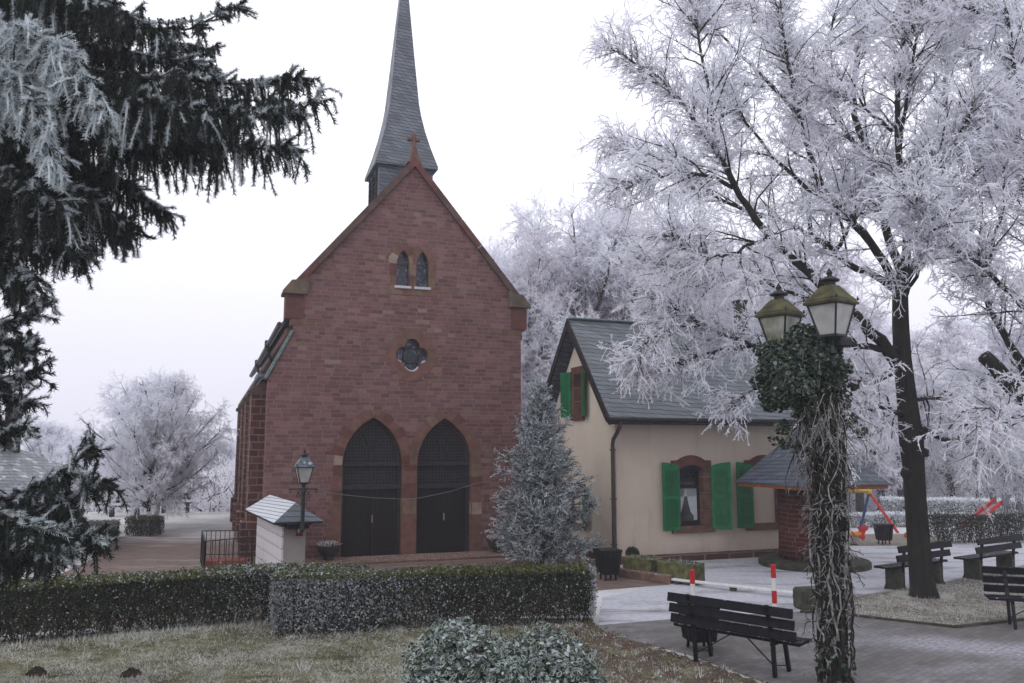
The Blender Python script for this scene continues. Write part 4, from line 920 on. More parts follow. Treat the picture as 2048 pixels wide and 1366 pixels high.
# ------------------------------------------------------------------ well
wc = AT(1628, 1128, 20.55)
well = thing('well', 'round brick well with a pyramid slate roof beside the house', 'well', (wc[0], wc[1], 0), TH)
b = MB(); b.lathe([(1.30, 0), (1.30, .13), (1.27, .16), (.5, .17)], n=48); b.build('base_slab', M['conc'], well)
b = MB(); n_ = 40; b.lathe([(.82, .165), (.80, .6), (.78, 2.05)], n=n_); b.build('shaft', M['wellbrick'], well, smooth=True)
ze = AT(1600, 972, 19.6)[2]; hw = 1.28
b = MB(); v = [(-hw, -hw, ze), (hw, -hw, ze), (hw, hw, ze), (-hw, hw, ze), (-hw, -hw, ze + .04), (hw, -hw, ze + .04), (hw, hw, ze + .04), (-hw, hw, ze + .04), (0, 0, ze + 1.55)]
b.add(v, [(4, 5, 8), (5, 6, 8), (6, 7, 8), (7, 4, 8)]); b.add(v, [(0, 1, 5, 4), (1, 2, 6, 5), (2, 3, 7, 6), (3, 0, 4, 7)]); b.build('roof', M['slatew'], well)
b = MB()
for sx_, sy_, l0 in ((0, -1, 1), (0, 1, 1), (-1, 0, 0), (1, 0, 0)):
    b.box((sx_ * (hw - .06), sy_ * (hw - .06), ze - .035), ((2 * hw - .1) if l0 else .04, .04 if l0 else (2 * hw - .19), .075), m=0)
b.box((0, 0, ze - .01), (2 * hw - .2, 2 * hw - .2, .02), m=1); b.build('eaves_board', [M['orange'], M['eavewood']], well)
b = MB(); b.lathe([(.05, ze + 1.45), (.06, ze + 1.56), (.02, ze + 1.66)], n=10); b.build('finial', M['lead'], well)

# ------------------------------------------------------------------ playground
sj = AT(1738, 984, 28.6); f1 = G(1797, 1067); f2 = G(1721, 1058)
sw = thing('swing', 'swing frame with one blue and one red slanting leg under a yellow beam', 'swing', (sj[0], sj[1], 0))
S0 = V(sj[0], sj[1], 0); ax = nrm(V(-.93, .36, 0)) * 2.6
for k, (nm, f) in enumerate((('leg', f1), ('leg', f2))):
    for o_ in (0, 1):
        b = MB(); b.tube([tuple(V(0, 0, sj[2]) + ax * o_), tuple(V(f[0], f[1], .0) - S0 + ax * o_)], .048, 8); b.build(nm, M['redplay'] if k == 0 else M['blueplay'], sw)
b = MB(); b.tube([tuple(V(0, 0, sj[2] + .03) - ax * .03), tuple(V(0, 0, sj[2] + .03) + ax * 1.03)], .06, 8); b.box((0, 0, sj[2]), (.17, .17, .15), ch=.03); b.build('beam', M['yellow'], sw)
for f in (.3, .65):
    b = MB(); c = ax * f
    for o_ in (-.16, .16): b.tube([(c[0] + o_, c[1], sj[2]), (c[0] + o_, c[1], .42)], .008, 4)
    b.box((c[0], c[1], .41), (.40, .16, .03), ch=.008); b.build('swing_seat', M['benchm'], sw)
def rider(lab, loc, rz, s):
    t = thing('spring_rider', lab, 'spring rider', loc, rz, 'orange spring riders'); b = MB()
    b.tube([(.13 * math.cos(q), .13 * math.sin(q), .02 + q * .0095) for q in np.linspace(0, 30, 110)], .018, 5); b.build('spring', M['spring'], t)
    b = MB(); b.lathe([(.16, 0), (.16, .03)], n=12); b.build('base_plate', M['iron'], t)
    b = MB(); b.tube([(-.42, 0, .42), (-.40, 0, .42), (0, 0, .40), (.30, 0, .42), (.33, 0, .42)], [.05, .11, .12, .11, .06], 12); b.build('body', M['orangeplay'], t, smooth=True)
    b = MB(); b.prism([(.26, .22), (.40, .16), (.48, .28), (.44, .40), (.52, .55), (.62, .60), (.60, .72), (.46, .78), (.34, .70), (.26, .74), (.22, .66), (.28, .52)], [], -.06, .06); b.tube([(.34, -.2, .62), (.34, .2, .62)], .02, 6); b.build('head', M['redplay'], t)
    t.scale = (s,) * 3; return t
g = G(1708, 1090); r1 = rider('orange spring rider with a red head beside the well', (g[0], g[1], .012), .1, .72)
g = G(1830, 1092); dup(r1, (g[0], g[1], .012), .2, 'orange spring rider mostly hidden behind the big tree trunk', .72)
# slide
g = AT(2003, 1028, 29.0); t = thing('slide', 'red slide on a grey tower behind the dark playground hedge', 'slide', (g[0], g[1], 0)); gz = AT(2003, 978, 29)[2]
b = MB(); zt = AT(1990, 1005, 29)[2]
b.prism([(-.10, zt), (-1.15, .2), (-1.5, .12), (-1.5, .20), (-1.15, .30), (-.10, zt + .13)], [], -.36, -.28, M=lambda a, q, d: (a, d, q)); b.prism([(-.10, zt), (-1.15, .2), (-1.5, .12), (-1.5, .20), (-1.15, .30), (-.10, zt + .13)], [], .18, .26, M=lambda a, q, d: (a, d, q)); b.build('slide_rail', M['redplay'], t)
b = MB(); b.prism([(-.10, zt - .02), (-1.15, .18), (-1.5, .10), (-1.5, .13), (-1.15, .21), (-.10, zt + .01)], [], -.28, .18, M=lambda a, q, d: (a, d, q)); b.build('chute', M['spring'], t)
for y in (-.42, .32):
    b = MB(); b.prism([(-.18, zt - .1), (.05, zt - .1), (.02, gz), (-.16, gz)], [], y - .02, y + .02, M=lambda a, q, d: (a, d, q)); b.build('side_panel', M['greyplay'], t)
b = MB(); b.prism([(.35, zt - .25), (.62, zt - .25), (.45, gz), (.36, gz)], [], -.3, -.26, M=lambda a, q, d: (a, d, q)); b.build('side_panel', M['greyplay'], t)
b = MB(); b.tube([(-.16, -.42, gz), (.40, -.42, gz), (.75, -.42, .3)], .02, 6); b.tube([(-.16, .32, gz), (.40, .32, gz), (.75, .32, .3)], .02, 6)
for z in np.linspace(.15, zt, 5): b.tube([(.45 + (zt - z) * .3, -.42, z), (.45 + (zt - z) * .3, .32, z)], .016, 5)
for x in (-.12, .4):
    for y in (-.42, .32): b.tube([(x, y, 0), (x, y, zt)], .03, 6)
b.box((.12, -.05, zt - .03), (.6, .74, .05)); b.build('ladder_frame', M['greyplay'], t)
# car on the low car park beyond the bank
cg = AT(1700, 1010, 60.0)
car = thing('parked_car', 'dark blue parked car far behind the playground swing', 'car', (cg[0], 60.0, -2.3), .15)
body = [(-1.9, .30), (1.95, .30), (2.0, .62), (1.55, .86), (.95, .92), (-1.75, .95), (-1.95, .80)]
b = MB(); b.prism(body, [], -.84, .84); b.prism([(-1.55, .93), (.95, .90), (.35, 1.40), (-1.15, 1.44), (-1.45, 1.25)], [], -.72, .72); b.build('body', M['carblue'], car)
for y in (-.725, .725):
    b = MB(); b.prism([(-1.40, .98), (-.35, .98), (-.35, 1.34), (-1.05, 1.36)], [], y - .012, y + .012); b.prism([(-.25, .98), (.75, .96), (.28, 1.32), (-.25, 1.34)], [], y - .012, y + .012); b.build('window', M['glass'], car)
for x in (-1.25, 1.3):
    for y in (-.80, .80):
        b = MB(); b.tube([(x, y - .1, .31), (x, y + .1, .31)], .31, 18); wh = b.build('wheel', M['tyre'], car)
        b = MB(); b.tube([(x, y - .11, .31), (x, y + .11, .31)], .17, 12); b.build('rim', M['spring'], wh)
# molehills
for px, py, s, lab in ((72, 1350, .13, 'dark molehill nearest the left edge of the lawn'), (262, 1352, .115, 'dark molehill further right on the frosted lawn')):
    d = _ray(px, py); Yq = 9.0
    for _ in range(12):
        p = np.array([0, 0, EYE]) + d * (Yq / d[1]); z = float(lawn_z(p[0], p[1])); Yq = Yq + (p[2] - z) / (-d[2] / d[1]) * .7
    b = MB(); N = 24; prof = [(s, -.03), (s * .85, .03), (s * .55, .065), (s * .25, .085), (.02, .09)]; b.lathe(prof, n=N); v = np.concatenate(b.v); v += rb.normal(0, .012, v.shape) * (1, 1, .8); b.v = [v]
    tag(b.build('molehill', M['earth'], loc=(p[0], p[1], z)), lab, 'molehill', 'molehills on the lawn')

# ------------------------------------------------------------------ low house on the left behind the spruce
lh = thing('cottage', 'low cottage with frosted slate roof half hidden behind the big spruce', 'house', (-16.3, 19.6, 0), .12)
b = MB(); b.box((2.1, 2.6, .8), (4.1, 4.4, 1.6)); b.build('wall', M['cream'], lh)
b = MB(); x0, x1, y0, y1, ze2 = -.4, 5.0, .0, 5.2, 1.72; zr = 3.22; v = [(x0, y0, ze2), (x1, y0, ze2), (x1, y1, ze2), (x0, y1, ze2), (1.5, 2.6, zr), (2.1, 2.6, zr)]
b.add(v, [(0, 1, 5, 4), (2, 3, 4, 5)]); b.add(v, [(1, 2, 5), (3, 0, 4)]); b.build('roof', M['slatel'], lh)
b = MB(); b.box((2.3, 2.6, 1.67), (5.3, 5.15, .10)); b.build('eaves_board', M['eavewood'], lh)
b = MB(); q = np.array(lh.location); ch = AT(37, 850, 22.3) - q; b.box((ch[0], ch[1], 3.25), (.30, .34, 2.0)); b.box((ch[0], ch[1], 4.26), (.40, .44, .06)); b.build('chimney', M['eavewood'], lh)
# ------------------------------------------------------------------ vegetation tools (all vectorised)
def polyl(rng, B, D, L, ns=4, wander=.15, droop=0.0):
    B = np.asarray(B, float); D = nrm(D); N = len(B); L = np.broadcast_to(np.asarray(L, float), (N,))[:, None]; droop = np.broadcast_to(np.asarray(droop, float), (N,))
    P = [B]
    for k in range(ns):
        P.append(P[-1] + D * L / ns); D = D + rng.normal(0, wander, (N, 3)); D[:, 2] -= droop; D = nrm(D)
    return np.stack(P, 1)
def tubes(b, P, r0, r1, n=4, m=0):
    P = np.asarray(P, float); N, K, _ = P.shape; t = nrm(np.gradient(P, axis=1)); r0 = np.broadcast_to(np.asarray(r0, float), (N,)); r1 = np.broadcast_to(np.asarray(r1, float), (N,))
    ref = np.where(np.abs(t[:, :1, 2:]) > .9, V(1, 0, 0), V(0, 0, 1)); u = nrm(np.cross(t, np.broadcast_to(ref, t.shape))); w_ = np.cross(t, u)
    R = r0[:, None] + (r1 - r0)[:, None] * np.linspace(0, 1, K)[None]
    an = np.arange(n) * 2 * math.pi / n
    v = P[:, :, None] + R[:, :, None, None] * (np.cos(an)[None, None, :, None] * u[:, :, None] + np.sin(an)[None, None, :, None] * w_[:, :, None])
    base = (np.arange(N) * K * n)[:, None, None]; i = (np.arange(K - 1) * n)[None, :, None]; j = np.arange(n)[None, None]; j2 = (j + 1) % n
    f = np.stack([base + i + j, base + i + j2, base + i + n + j2, base + i + n + j], -1).reshape(-1, 4); b.add(v, f, m)
def resample(pts, K=14):
    p = np.asarray(pts, float); s = np.concatenate([[0], np.cumsum(np.linalg.norm(np.diff(p, axis=0), axis=1))]); q = np.linspace(0, s[-1], K)
    # smooth a little
    o = np.stack([np.interp(q, s, p[:, i]) for i in range(3)], -1); o[1:-1] = .5 * o[1:-1] + .25 * (o[:-2] + o[2:]); return o
def kids(rng, P, N, t0=.15, t1=1.0, ang=(.6, 1.1), up=0.0, flat=0.0, wts=None, tp=1.0):
    """N child starts spread over the polylines P by length"""
    P = np.asarray(P, float); seg = np.linalg.norm(np.diff(P, axis=1), axis=2).sum(1); w_ = seg if wts is None else seg * wts
    i = rng.choice(len(P), N, p=w_ / w_.sum()); K = P.shape[1]; t = (t0 + (t1 - t0) * rng.uniform(0, 1, N) ** tp) * (K - 1); k = np.minimum(t.astype(int), K - 2); f = (t - k)[:, None]
    B = P[i, k] * (1 - f) + P[i, k + 1] * f; d = nrm(P[i, k + 1] - P[i, k]); q = rng.normal(size=(N, 3)); q[:, 2] = q[:, 2] * (1 - flat) + up; q = nrm(q - d * (q * d).sum(1, keepdims=True))
    a = rng.uniform(*ang, N)[:, None]; return B, d * np.cos(a) + q * np.sin(a), i, t / (K - 1)
def along(rng, P, N, t0=0.0, t1=1.0):
    P = np.asarray(P, float); i = rng.integers(0, len(P), N); K = P.shape[1]; t = rng.uniform(t0, t1, N) * (K - 1); k = np.minimum(t.astype(int), K - 2); f = (t - k)[:, None]
    return P[i, k] * (1 - f) + P[i, k + 1] * f, nrm(P[i, k + 1] - P[i, k]), i

def frost_tree(root, rng, trunk, limbs, n1, n2, n3, nf, fp2=0.0, r1s=1.0, l1=(1.0, 2.4), l2=(.45, 1.1), l3=(.2, .45), droop3=.12, fl=(.05, .13), fw=.014, pink=.12, bark=None, up1=.25, sides=7, tw=.013, ang1=(.5, 1.0), tipk=0, lsc=None, lw2=.22):
    """trunk and limbs as polylines with radii -> trunk mesh and frosted crown mesh"""
    b = MB()
    for pts, r in trunk + limbs:
        pts = np.asarray(pts, float); b.tube(pts, r, sides, m=0)
    LP = np.stack([resample(p) for p, r in limbs]); lw = np.array([.6 + 0 * r[0] for p, r in limbs])
    B, D, i, t = kids(rng, LP, n1, .12, 1, ang1, up=up1); L = rng.uniform(*l1, n1) * (1.15 - .72 * t) * (1 if lsc is None else np.array(lsc)[i])
    P1 = polyl(rng, B, D, L, 5, .13, .02); tubes(b, P1, (.013 + .012 * rng.uniform(size=n1)) * r1s, .0045 * r1s, 5)
    tr = b.build('trunk', bark or M['bark'], root, smooth=True)
    b = MB(); allp = np.concatenate([np.stack([resample(p, 6) for p, r in limbs]), P1]); wts = np.concatenate([np.full(len(limbs), lw2), np.ones(n1)])
    B, D, i, t = kids(rng, allp, n2, .2, 1, (.5, 1.1), up=.1, wts=wts); P2 = polyl(rng, B, D, rng.uniform(*l2, n2) * (1.15 - .4 * t), 4, .16, .05); k2 = rng.uniform(size=n2) < fp2; tubes(b, P2[k2], .009, .005, 3, 0); tubes(b, P2[~k2], .0085, .004, 3, 2)
    if tipk:   # extra twigs on the thin ends of the limbs
        B, D, i, t = kids(rng, LP, tipk, .62, 1, (.4, 1.0), up=.1); P2 = np.concatenate([P2, polyl(rng, B, D, rng.uniform(.25, .75, tipk), 4, .16, .08)]); tubes(b, P2[-tipk:], .006, .003, 3, 2)
    src = np.concatenate([P2, resample_all(P1, 5)]); B, D, i, t = kids(rng, src, n3, .1, 1, (.4, 1.1), up=-.05); P3 = polyl(rng, B, D, rng.uniform(*l3, n3), 3, .2, droop3)
    isp = rng.uniform(size=n3) < pink * 2 * sstep(.3, .8, .5 + .5 * np.sin(B[:, 0] * 1.3 + 2) * np.sin(B[:, 2] * 1.1))
    tubes(b, P3[~isp], tw * .75, tw * .4, 3, 0); tubes(b, P3[isp], tw * .75, tw * .4, 3, 1)
    # frost spines: on twigs, and lying along the upper side of the finer branches
    B, d, i = along(rng, P3, nf, .1, 1); q = rng.normal(size=(nf, 3)); D = d * .7 + q * .55; D[:, 2] -= .25
    k = isp[i]; Lf = rng.uniform(*fl, nf)
    b.ribbons(B[~k], D[~k], Lf[~k], fw * rng.uniform(.6, 1.3, (~k).sum()), rng, 0, .45); b.ribbons(B[k], D[k], Lf[k], fw * rng.uniform(.6, 1.3, k.sum()), rng, 1, .45)
    n4 = nf // 4; B, d, i = along(rng, src, n4, 0, 1); q = rng.normal(size=(n4, 3)); q[:, 2] += .4; b.ribbons(B, d * .5 + q * .6, rng.uniform(.03, .08, n4), fw, rng, 0, .5)
    return tr, b.build('crown', [M['frost'], M['frostpink'], M['twig']], root)
def resample_all(P, K): return np.stack([resample(p, K) for p in P])

# ------------------------------------------------------------------ the big frosted tree
rng = np.random.default_rng(11); TY = 16.26
def PX_(lst, Y0=TY): return [AT(x, y, Y0 + dy) for x, y, dy in lst]
def grad(r0, r1, n): return np.linspace(r0, r1, n)
tg = G(1845, 1196)
def limb(lst, r0, r1, Y0=TY): p = PX_(lst, Y0); p = resample(p, max(10, 3 * len(p))); p[1:-1] += rng.normal(0, .022, p[1:-1].shape); return (p, np.linspace(r0, r1, len(p)) * rng.uniform(.92, 1.08, len(p)))
trunk_px = [(1851, 1206, 0), (1848, 1180, 0), (1843, 1140, 0), (1838, 1080, 0), (1832, 1000, 0), (1828, 930, 0), (1824, 880, 0), (1815, 800, 0), (1806, 720, 0), (1802, 650, 0), (1801, 590, 0), (1806, 552, 0)]
tr_r = [.31, .25, .225, .215, .205, .21, .235, .195, .175, .165, .155, .13]
TL = [
 limb([(1803, 745, 0), (1781, 703, -.1), (1720, 637, -.4), (1641, 565, -.8), (1535, 473, -1.1), (1465, 375, -1.3), (1436, 300, -1.4), (1390, 241, -1.5), (1333, 169, -1.6), (1254, 117, -1.7), (1215, 95, -1.7)], .125, .012),
 limb([(1801, 590, 0), (1764, 556, .2), (1694, 534, .5), (1673, 497, .6), (1619, 473, .9), (1563, 440, 1.2), (1521, 432, 1.4), (1440, 400, 1.8), (1340, 335, 2.2), (1225, 275, 2.5)], .075, .01),
 limb([(1673, 497, .6), (1700, 452, .5), (1703, 400, .4)], .05, .02),
 limb([(1801, 580, 0), (1764, 522, -.3), (1722, 462, -.5), (1690, 420, -.6), (1647, 394, -.7), (1619, 309, -.8), (1596, 225, -.9), (1570, 110, -1.1), (1560, 10, -1.2)], .10, .015),
 limb([(1806, 552, 0), (1774, 469, .3), (1764, 408, .5), (1736, 305, .8), (1708, 230, 1.0), (1706, 160, 1.2), (1722, 94, 1.3), (1741, 0, 1.4), (1750, -120, 1.5)], .10, .02),
 limb([(1730, 310, .8), (1675, 244, .9), (1624, 145, 1.0), (1577, 84, 1.1), (1554, 56, 1.1), (1465, 0, 1.2)], .055, .012),
 limb([(1624, 145, 1.0), (1650, 90, 1.0), (1680, 10, 1.0)], .035, .012),
 limb([(1808, 552, 0), (1811, 469, -.4), (1807, 375, -.6), (1793, 281, -.8), (1790, 206, -.9), (1806, 100, -1.0), (1822, -20, -1.1)], .09, .025),
 limb([(1783, 262, -.8), (1750, 235, -1.0), (1722, 211, -1.2), (1660, 180, -1.6)], .035, .01),
 limb([(1800, 300, -.7), (1815, 180, -1.2), (1840, 60, -1.7), (1850, -60, -2)], .04, .015),
 limb([(1810, 560, 0), (1842, 512, .2), (1872, 455, .4), (1880, 390, .5), (1886, 328, .6), (1891, 187, .8), (1895, 60, .9), (1890, -100, 1)], .10, .025),
 limb([(1872, 455, .4), (1830, 420, .9), (1770, 395, 1.4), (1700, 370, 1.9)], .045, .01),
 limb([(1878, 440, .4), (1915, 400, .1), (1950, 350, -.2), (1975, 280, -.5)], .045, .012),
 limb([(1798, 735, 0), (1738, 768, .6), (1696, 757, 1.0), (1640, 740, 1.5), (1560, 720, 2.0)], .085, .02),
 limb([(1806, 830, 0), (1762, 812, -.5), (1720, 821, -.9), (1690, 850, -1.3)], .06, .015),
 limb([(1834, 868, 0), (1880, 873, .3), (1914, 876, .5), (1962, 897, .8), (2010, 920, 1.2), (2060, 960, 1.5)], .05, .01),
 limb([(1818, 800, 0), (1870, 795, .8), (1950, 770, 1.6), (2040, 745, 2.2)], .05, .012),
 limb([(1798, 700, 0), (1700, 690, -.4), (1600, 682, -.7), (1502, 692, -1.0), (1458, 670, -1.2), (1405, 648, -1.3), (1348, 613, -1.5), (1300, 596, -1.6)], .075, .01),
 limb([(1540, 690, -.9), (1458, 695, -1.0), (1405, 712, -1.1), (1348, 728, -1.2), (1290, 745, -1.3)], .035, .008),
 limb([(1405, 650, -1.3), (1340, 655, -1.4), (1285, 690, -1.5), (1262, 720, -1.6)], .025, .007),
 limb([(1560, 735, 0), (1515, 767, -.5), (1485, 798, -.6), (1458, 812, -.6)], .018, .005),
 limb([(1720, 637, -.4), (1640, 610, -.2), (1560, 575, .2), (1470, 560, .6), (1380, 545, 1.0), (1280, 520, 1.2)], .05, .01),
 limb([(1535, 473, -1.1), (1480, 500, -1.6), (1420, 520, -2.1), (1330, 470, -2.5)], .04, .01),
 limb([(1465, 375, -1.3), (1410, 350, -1.6), (1340, 345, -1.9), (1240, 380, -2.1)], .04, .008),
 limb([(1436, 300, -1.4), (1425, 220, -1.2), (1405, 120, -1.0), (1390, 30, -.8), (1380, -60, -.6)], .045, .01),
 limb([(1596, 225, -.9), (1500, 130, -.5), (1430, 60, -.2), (1380, -40, 0)], .04, .01),
 limb([(1647, 394, -.7), (1560, 330, -.2), (1480, 230, .3), (1420, 150, .8)], .045, .01),
 limb([(1764, 408, .5), (1690, 330, 1.6), (1610, 260, 2.6)], .045, .012),
 limb([(1811, 469, -.4), (1850, 400, -1.5), (1900, 300, -2.6), (1950, 200, -3.2)], .05, .012),
 limb([(1803, 600, 0), (1830, 560, -1.2), (1850, 480, -2.4), (1830, 380, -3.2)], .05, .012),
]
big = thing('frosted_tree', 'large dark-trunked tree with frost covered crown spreading over the benches', 'tree', (0, 0, 0))
trk = [(np.array(PX_(trunk_px)), np.array(tr_r))]
trk[0][0][0][2] = -.05
for kx, ky, rr in ((1842, 866, .15), (1812, 946, .12), (1847, 905, .10), (1800, 782, .10)):   # burrs
    c = AT(kx, ky, TY - .08); trk.append(([c + (-.05, 0, -rr), c + (0, 0, -rr * .4), c + (0, 0, rr * .4), c + (-.04, 0, rr)], [.02, rr, rr * .9, .02]))
frost_tree(big, rng, trk, TL, 640, 5200, 29000, 310000, fp2=.8, l1=(.9, 2.0), l2=(.3, .75), l3=(.12, .30), fl=(.025, .07), fw=.0125, tw=.012, droop3=.2, tipk=3400, lw2=.10, lsc=[1] * 17 + [.62, .5, .5, .35] + [1] * (len(TL) - 21))
big.location = (0, 0, 0)
# tree beyond the right edge
rng = np.random.default_rng(12); RY = 15.2
T2 = [limb([(2150, 900, 0), (2075, 790, .2), (2004, 661, .5), (1972, 600, .7), (1950, 540, .9), (1900, 440, 1.3)], .11, .015, RY), limb([(2170, 760, 0), (2100, 660, -.3), (2046, 609, -.5), (1971, 539, -.8), (1920, 500, -1.0), (1850, 490, -1.2)], .11, .012, RY),
      limb([(2150, 640, 0), (2090, 480, .2), (2027, 328, .4), (1985, 230, .6), (1957, 178, .7), (1920, 60, .9), (1905, -60, 1)], .11, .02, RY), limb([(2160, 300, 0), (2100, 80, -.6), (2048, 33, -.9), (1980, 28, -1.2), (1910, 14, -1.5)], .06, .02, RY),
      limb([(2150, 500, 0), (2080, 330, -1), (2030, 150, -1.6), (2000, -20, -2)], .08, .02, RY), limb([(2027, 328, .4), (2040, 220, 1.0), (2045, 80, 1.4)], .05, .015, RY), limb([(1971, 539, -.8), (2000, 440, -1.2), (2010, 330, -1.5)], .04, .012, RY),
      limb([(2140, 830, 0), (2080, 840, -.6), (2010, 830, -1.1), (1950, 850, -1.5)], .04, .01, RY), limb([(2160, 700, 0), (2230, 500, .5), (2300, 250, .8), (2350, 0, 1)], .11, .02, RY)]
t2 = thing('frosted_tree', 'frost covered tree at the right edge with a sawn off thick branch stub', 'tree', (0, 0, 0))
b_ = AT(2190, 1000, RY); stub = limb([(2160, 930, 0), (2100, 862, -.1), (2048, 800, -.2), (1968, 712, -.3)], .15, .135, RY)
frost_tree(t2, rng, [(np.array([V(b_[0], RY, -.05), V(b_[0] - .02, RY, 1.2), AT(2175, 900, RY), AT(2160, 760, RY), AT(2150, 600, RY), AT(2155, 300, RY)]), np.array([.33, .25, .22, .2, .17, .08])), stub], T2, 260, 2200, 12000, 125000, fp2=.8, l1=(.9, 2.0), l2=(.3, .75), l3=(.12, .30), fl=(.025, .07), fw=.0125, tw=.012, droop3=.2, tipk=700)

# ------------------------------------------------------------------ background frosted trees
def proto_tree(name, label, seed, H, Wd, tf, nl, n1, n2, n3, nf, pink=.3, group='frosted trees in the background', white=False, bark=None, spread=(.35, 1.0), sc=1.0, even=.72):
    rng = np.random.default_rng(seed); root = thing(name, label, 'tree', (0, 0, 0), 0, group)
    tp = [V(0, 0, -.4), V(.02, 0, H * tf * .5), V(.05, .03, H * tf)]; z = H * tf
    while z < H * .82: z += H * .09; tp.append(V(rng.normal(0, .012 * H), rng.normal(0, .012 * H), z))
    tp = np.array(tp); r = .021 * H * np.linspace(1.15, .12, len(tp)); limbs = []
    for k in range(nl):
        f = (k + .5) / nl; z0 = H * (tf + (.72 - tf) * f); az = k * 2.4 + rng.uniform(-.4, .4); el = spread[0] + (spread[1] - spread[0]) * f + rng.uniform(-.12, .12)
        d = V(math.cos(az) * math.cos(el), math.sin(az) * math.cos(el), math.sin(el))
        # stop at an uneven ellipsoid crown
        c = V(0, 0, H * (tf + (1 - tf) * .42)); R = V(Wd / 2, Wd / 2, H * (1 - tf) * .58); o = V(0, 0, z0); A = ((d / R) ** 2).sum(); Bq = (d * (o - c) / R ** 2).sum(); Cq = (((o - c) / R) ** 2).sum() - 1
        L = (-Bq + math.sqrt(max(Bq * Bq - A * Cq, .01))) / A * rng.uniform(even, 1.02); K = 8; p = [o]
        for q in range(K): d = nrm(d + rng.normal(0, .09, 3) + V(0, 0, .05)); p.append(p[-1] + d * L / K)
        limbs.append((np.array(p), np.linspace(.0085 * H * (1.15 - .5 * f), .0018 * H, K + 1)))
    frost_tree(root, rng, [(tp, r)], limbs + [(tp[2:], r[2:])], n1, n2, n3, nf, fp2=.95, r1s=sc, l1=(.10 * H, .22 * H), l2=(.05 * H, .11 * H), l3=(.2 * sc, .5 * sc), fl=(.07 * sc, .18 * sc), fw=.026 * sc, tw=.02 * sc, pink=pink, bark=bark or M['barkg'], sides=6)
    if white:
        b = MB(); hgt = white; b.tube([tuple(tp[0]), (0, 0, hgt * .5), (.02, 0, hgt)], [.0245 * H * 1.13, .0245 * H, .0243 * H], 10); b.build('whitewash', M['trunkw'], root)
    return root
def put(root, px, py_top, Y, H0, lab, rz, first=False, sq=1.0):
    top = AT(px, py_top, Y); zg = float(terrain(0, Y)); s = (top[2] - zg) / H0
    if first: root.location = (top[0], Y, zg); root.scale = (s * sq, s * sq, s); root.rotation_euler = (0, 0, rz); root['label'] = lab; return root
    return dup(root, (top[0], Y, zg), rz, lab, (s * sq, s * sq, s))
pA = proto_tree('frosted_tree', '', 21, 12, 9.5, .22, 22, 260, 2600, 12000, 90000, pink=.35)
put(pA, 1160, 425, 35, 12, 'tall pinkish frosted tree rising behind the house gable', .4, True)
put(pA, 1052, 488, 34, 12, 'frosted tree with dark forked trunk between church and house', 2.1, sq=.8); put(pA, 1262, 418, 37, 12, 'broad frosted tree rising behind the middle of the house roof', 3.9, sq=1.1)
BGL = 'frosted tree in the hazy wood behind the house and playground'
put(pA, 1370, 480, 40, 12, BGL, 5.1); put(pA, 1480, 520, 39, 12, BGL, 1.2); put(pA, 1590, 500, 43, 12, BGL, 2.8)
put(pA, 975, 486, 52, 12, 'faint far frosted tree just right of the church gable', .9, sq=.7)
pB = proto_tree('frosted_tree', '', 33, 9, 5.2, .18, 15, 150, 1500, 7000, 46000, pink=.2)
put(pB, 1700, 640, 42, 9, BGL, 0, True)
for k, (px, py, Y) in enumerate(((1745, 690, 52), (1785, 660, 46), (1880, 640, 50), (1935, 700, 45), (1985, 640, 56), (2040, 660, 47), (2110, 600, 52), (1640, 620, 50), (1550, 640, 56), (1830, 720, 62), (1900, 730, 66), (1975, 740, 60))): put(pB, px, py, Y, 9, BGL, k * 1.3 + .5)
pC = proto_tree('frosted_tree', '', 44, 5.6, 6.4, .19, 46, 520, 3600, 17000, 100000, pink=.02, white=.95, spread=(.05, 1.3), bark=M['bark'], sc=.5, even=.86)
put(pC, 325, 762, 29.2, 5.6, 'round white frosted tree with whitewashed trunk on the meadow left of the church', .3, True)
put(pC, 311, 800, 27.6, 5.6, 'frosted tree with whitewashed trunk at the end of the clipped dark hedge', 2.4, sq=.72)
put(pC, 277, 850, 36, 5.6, 'small distant frosted tree with whitewashed trunk beyond the meadow', 4.1)
for px, py, Y, lab in ((95, 850, 52, 'faint hazy frosted tree above the low cottage roof'), (190, 870, 48, 'faint hazy frosted tree between cottage and white tree'), (430, 880, 50, 'faint hazy frosted tree beside the church flank')): put(pC, px, py, Y, 5.6, lab, px * .1)
# thicket of frosted bushes: one mass
b = MB(); rng = np.random.default_rng(8)
for x0, x1, Y0, Y1, h0, h1, N in ((-34, -3, 40, 52, 1.6, 2.6, 42000), (8, 60, 46, 62, 3.0, 5.0, 52000), (-2, 30, 58, 72, 5.0, 9.0, 40000)):
    x = rng.uniform(x0, x1, N); y = rng.uniform(Y0, Y1, N); hh = h0 + (h1 - h0) * (.5 + .25 * np.sin(x * .9 + 1) + .25 * np.sin(x * 2.3 + y)); z = terrain(x, y) + hh * rng.uniform(0, 1, N) ** .8
    D = rng.normal(0, .55, (N, 3)) + (0, 0, .6); k = rng.uniform(size=N); P = np.stack([x, y, z], -1)
    for m_, q in ((0, k < .62), (1, (k >= .62) & (k < .86)), (2, k >= .86)): b.ribbons(P[q], D[q], rng.uniform(.3, .9, q.sum()), rng.uniform(.03, .07, q.sum()), rng, m_, .3)
tag(b.build('frosted_thicket', [M['frost'], M['frostpink'], M['twig']]), 'mass of frosted bushes and undergrowth in the haze behind everything', 'undergrowth', kind='stuff')

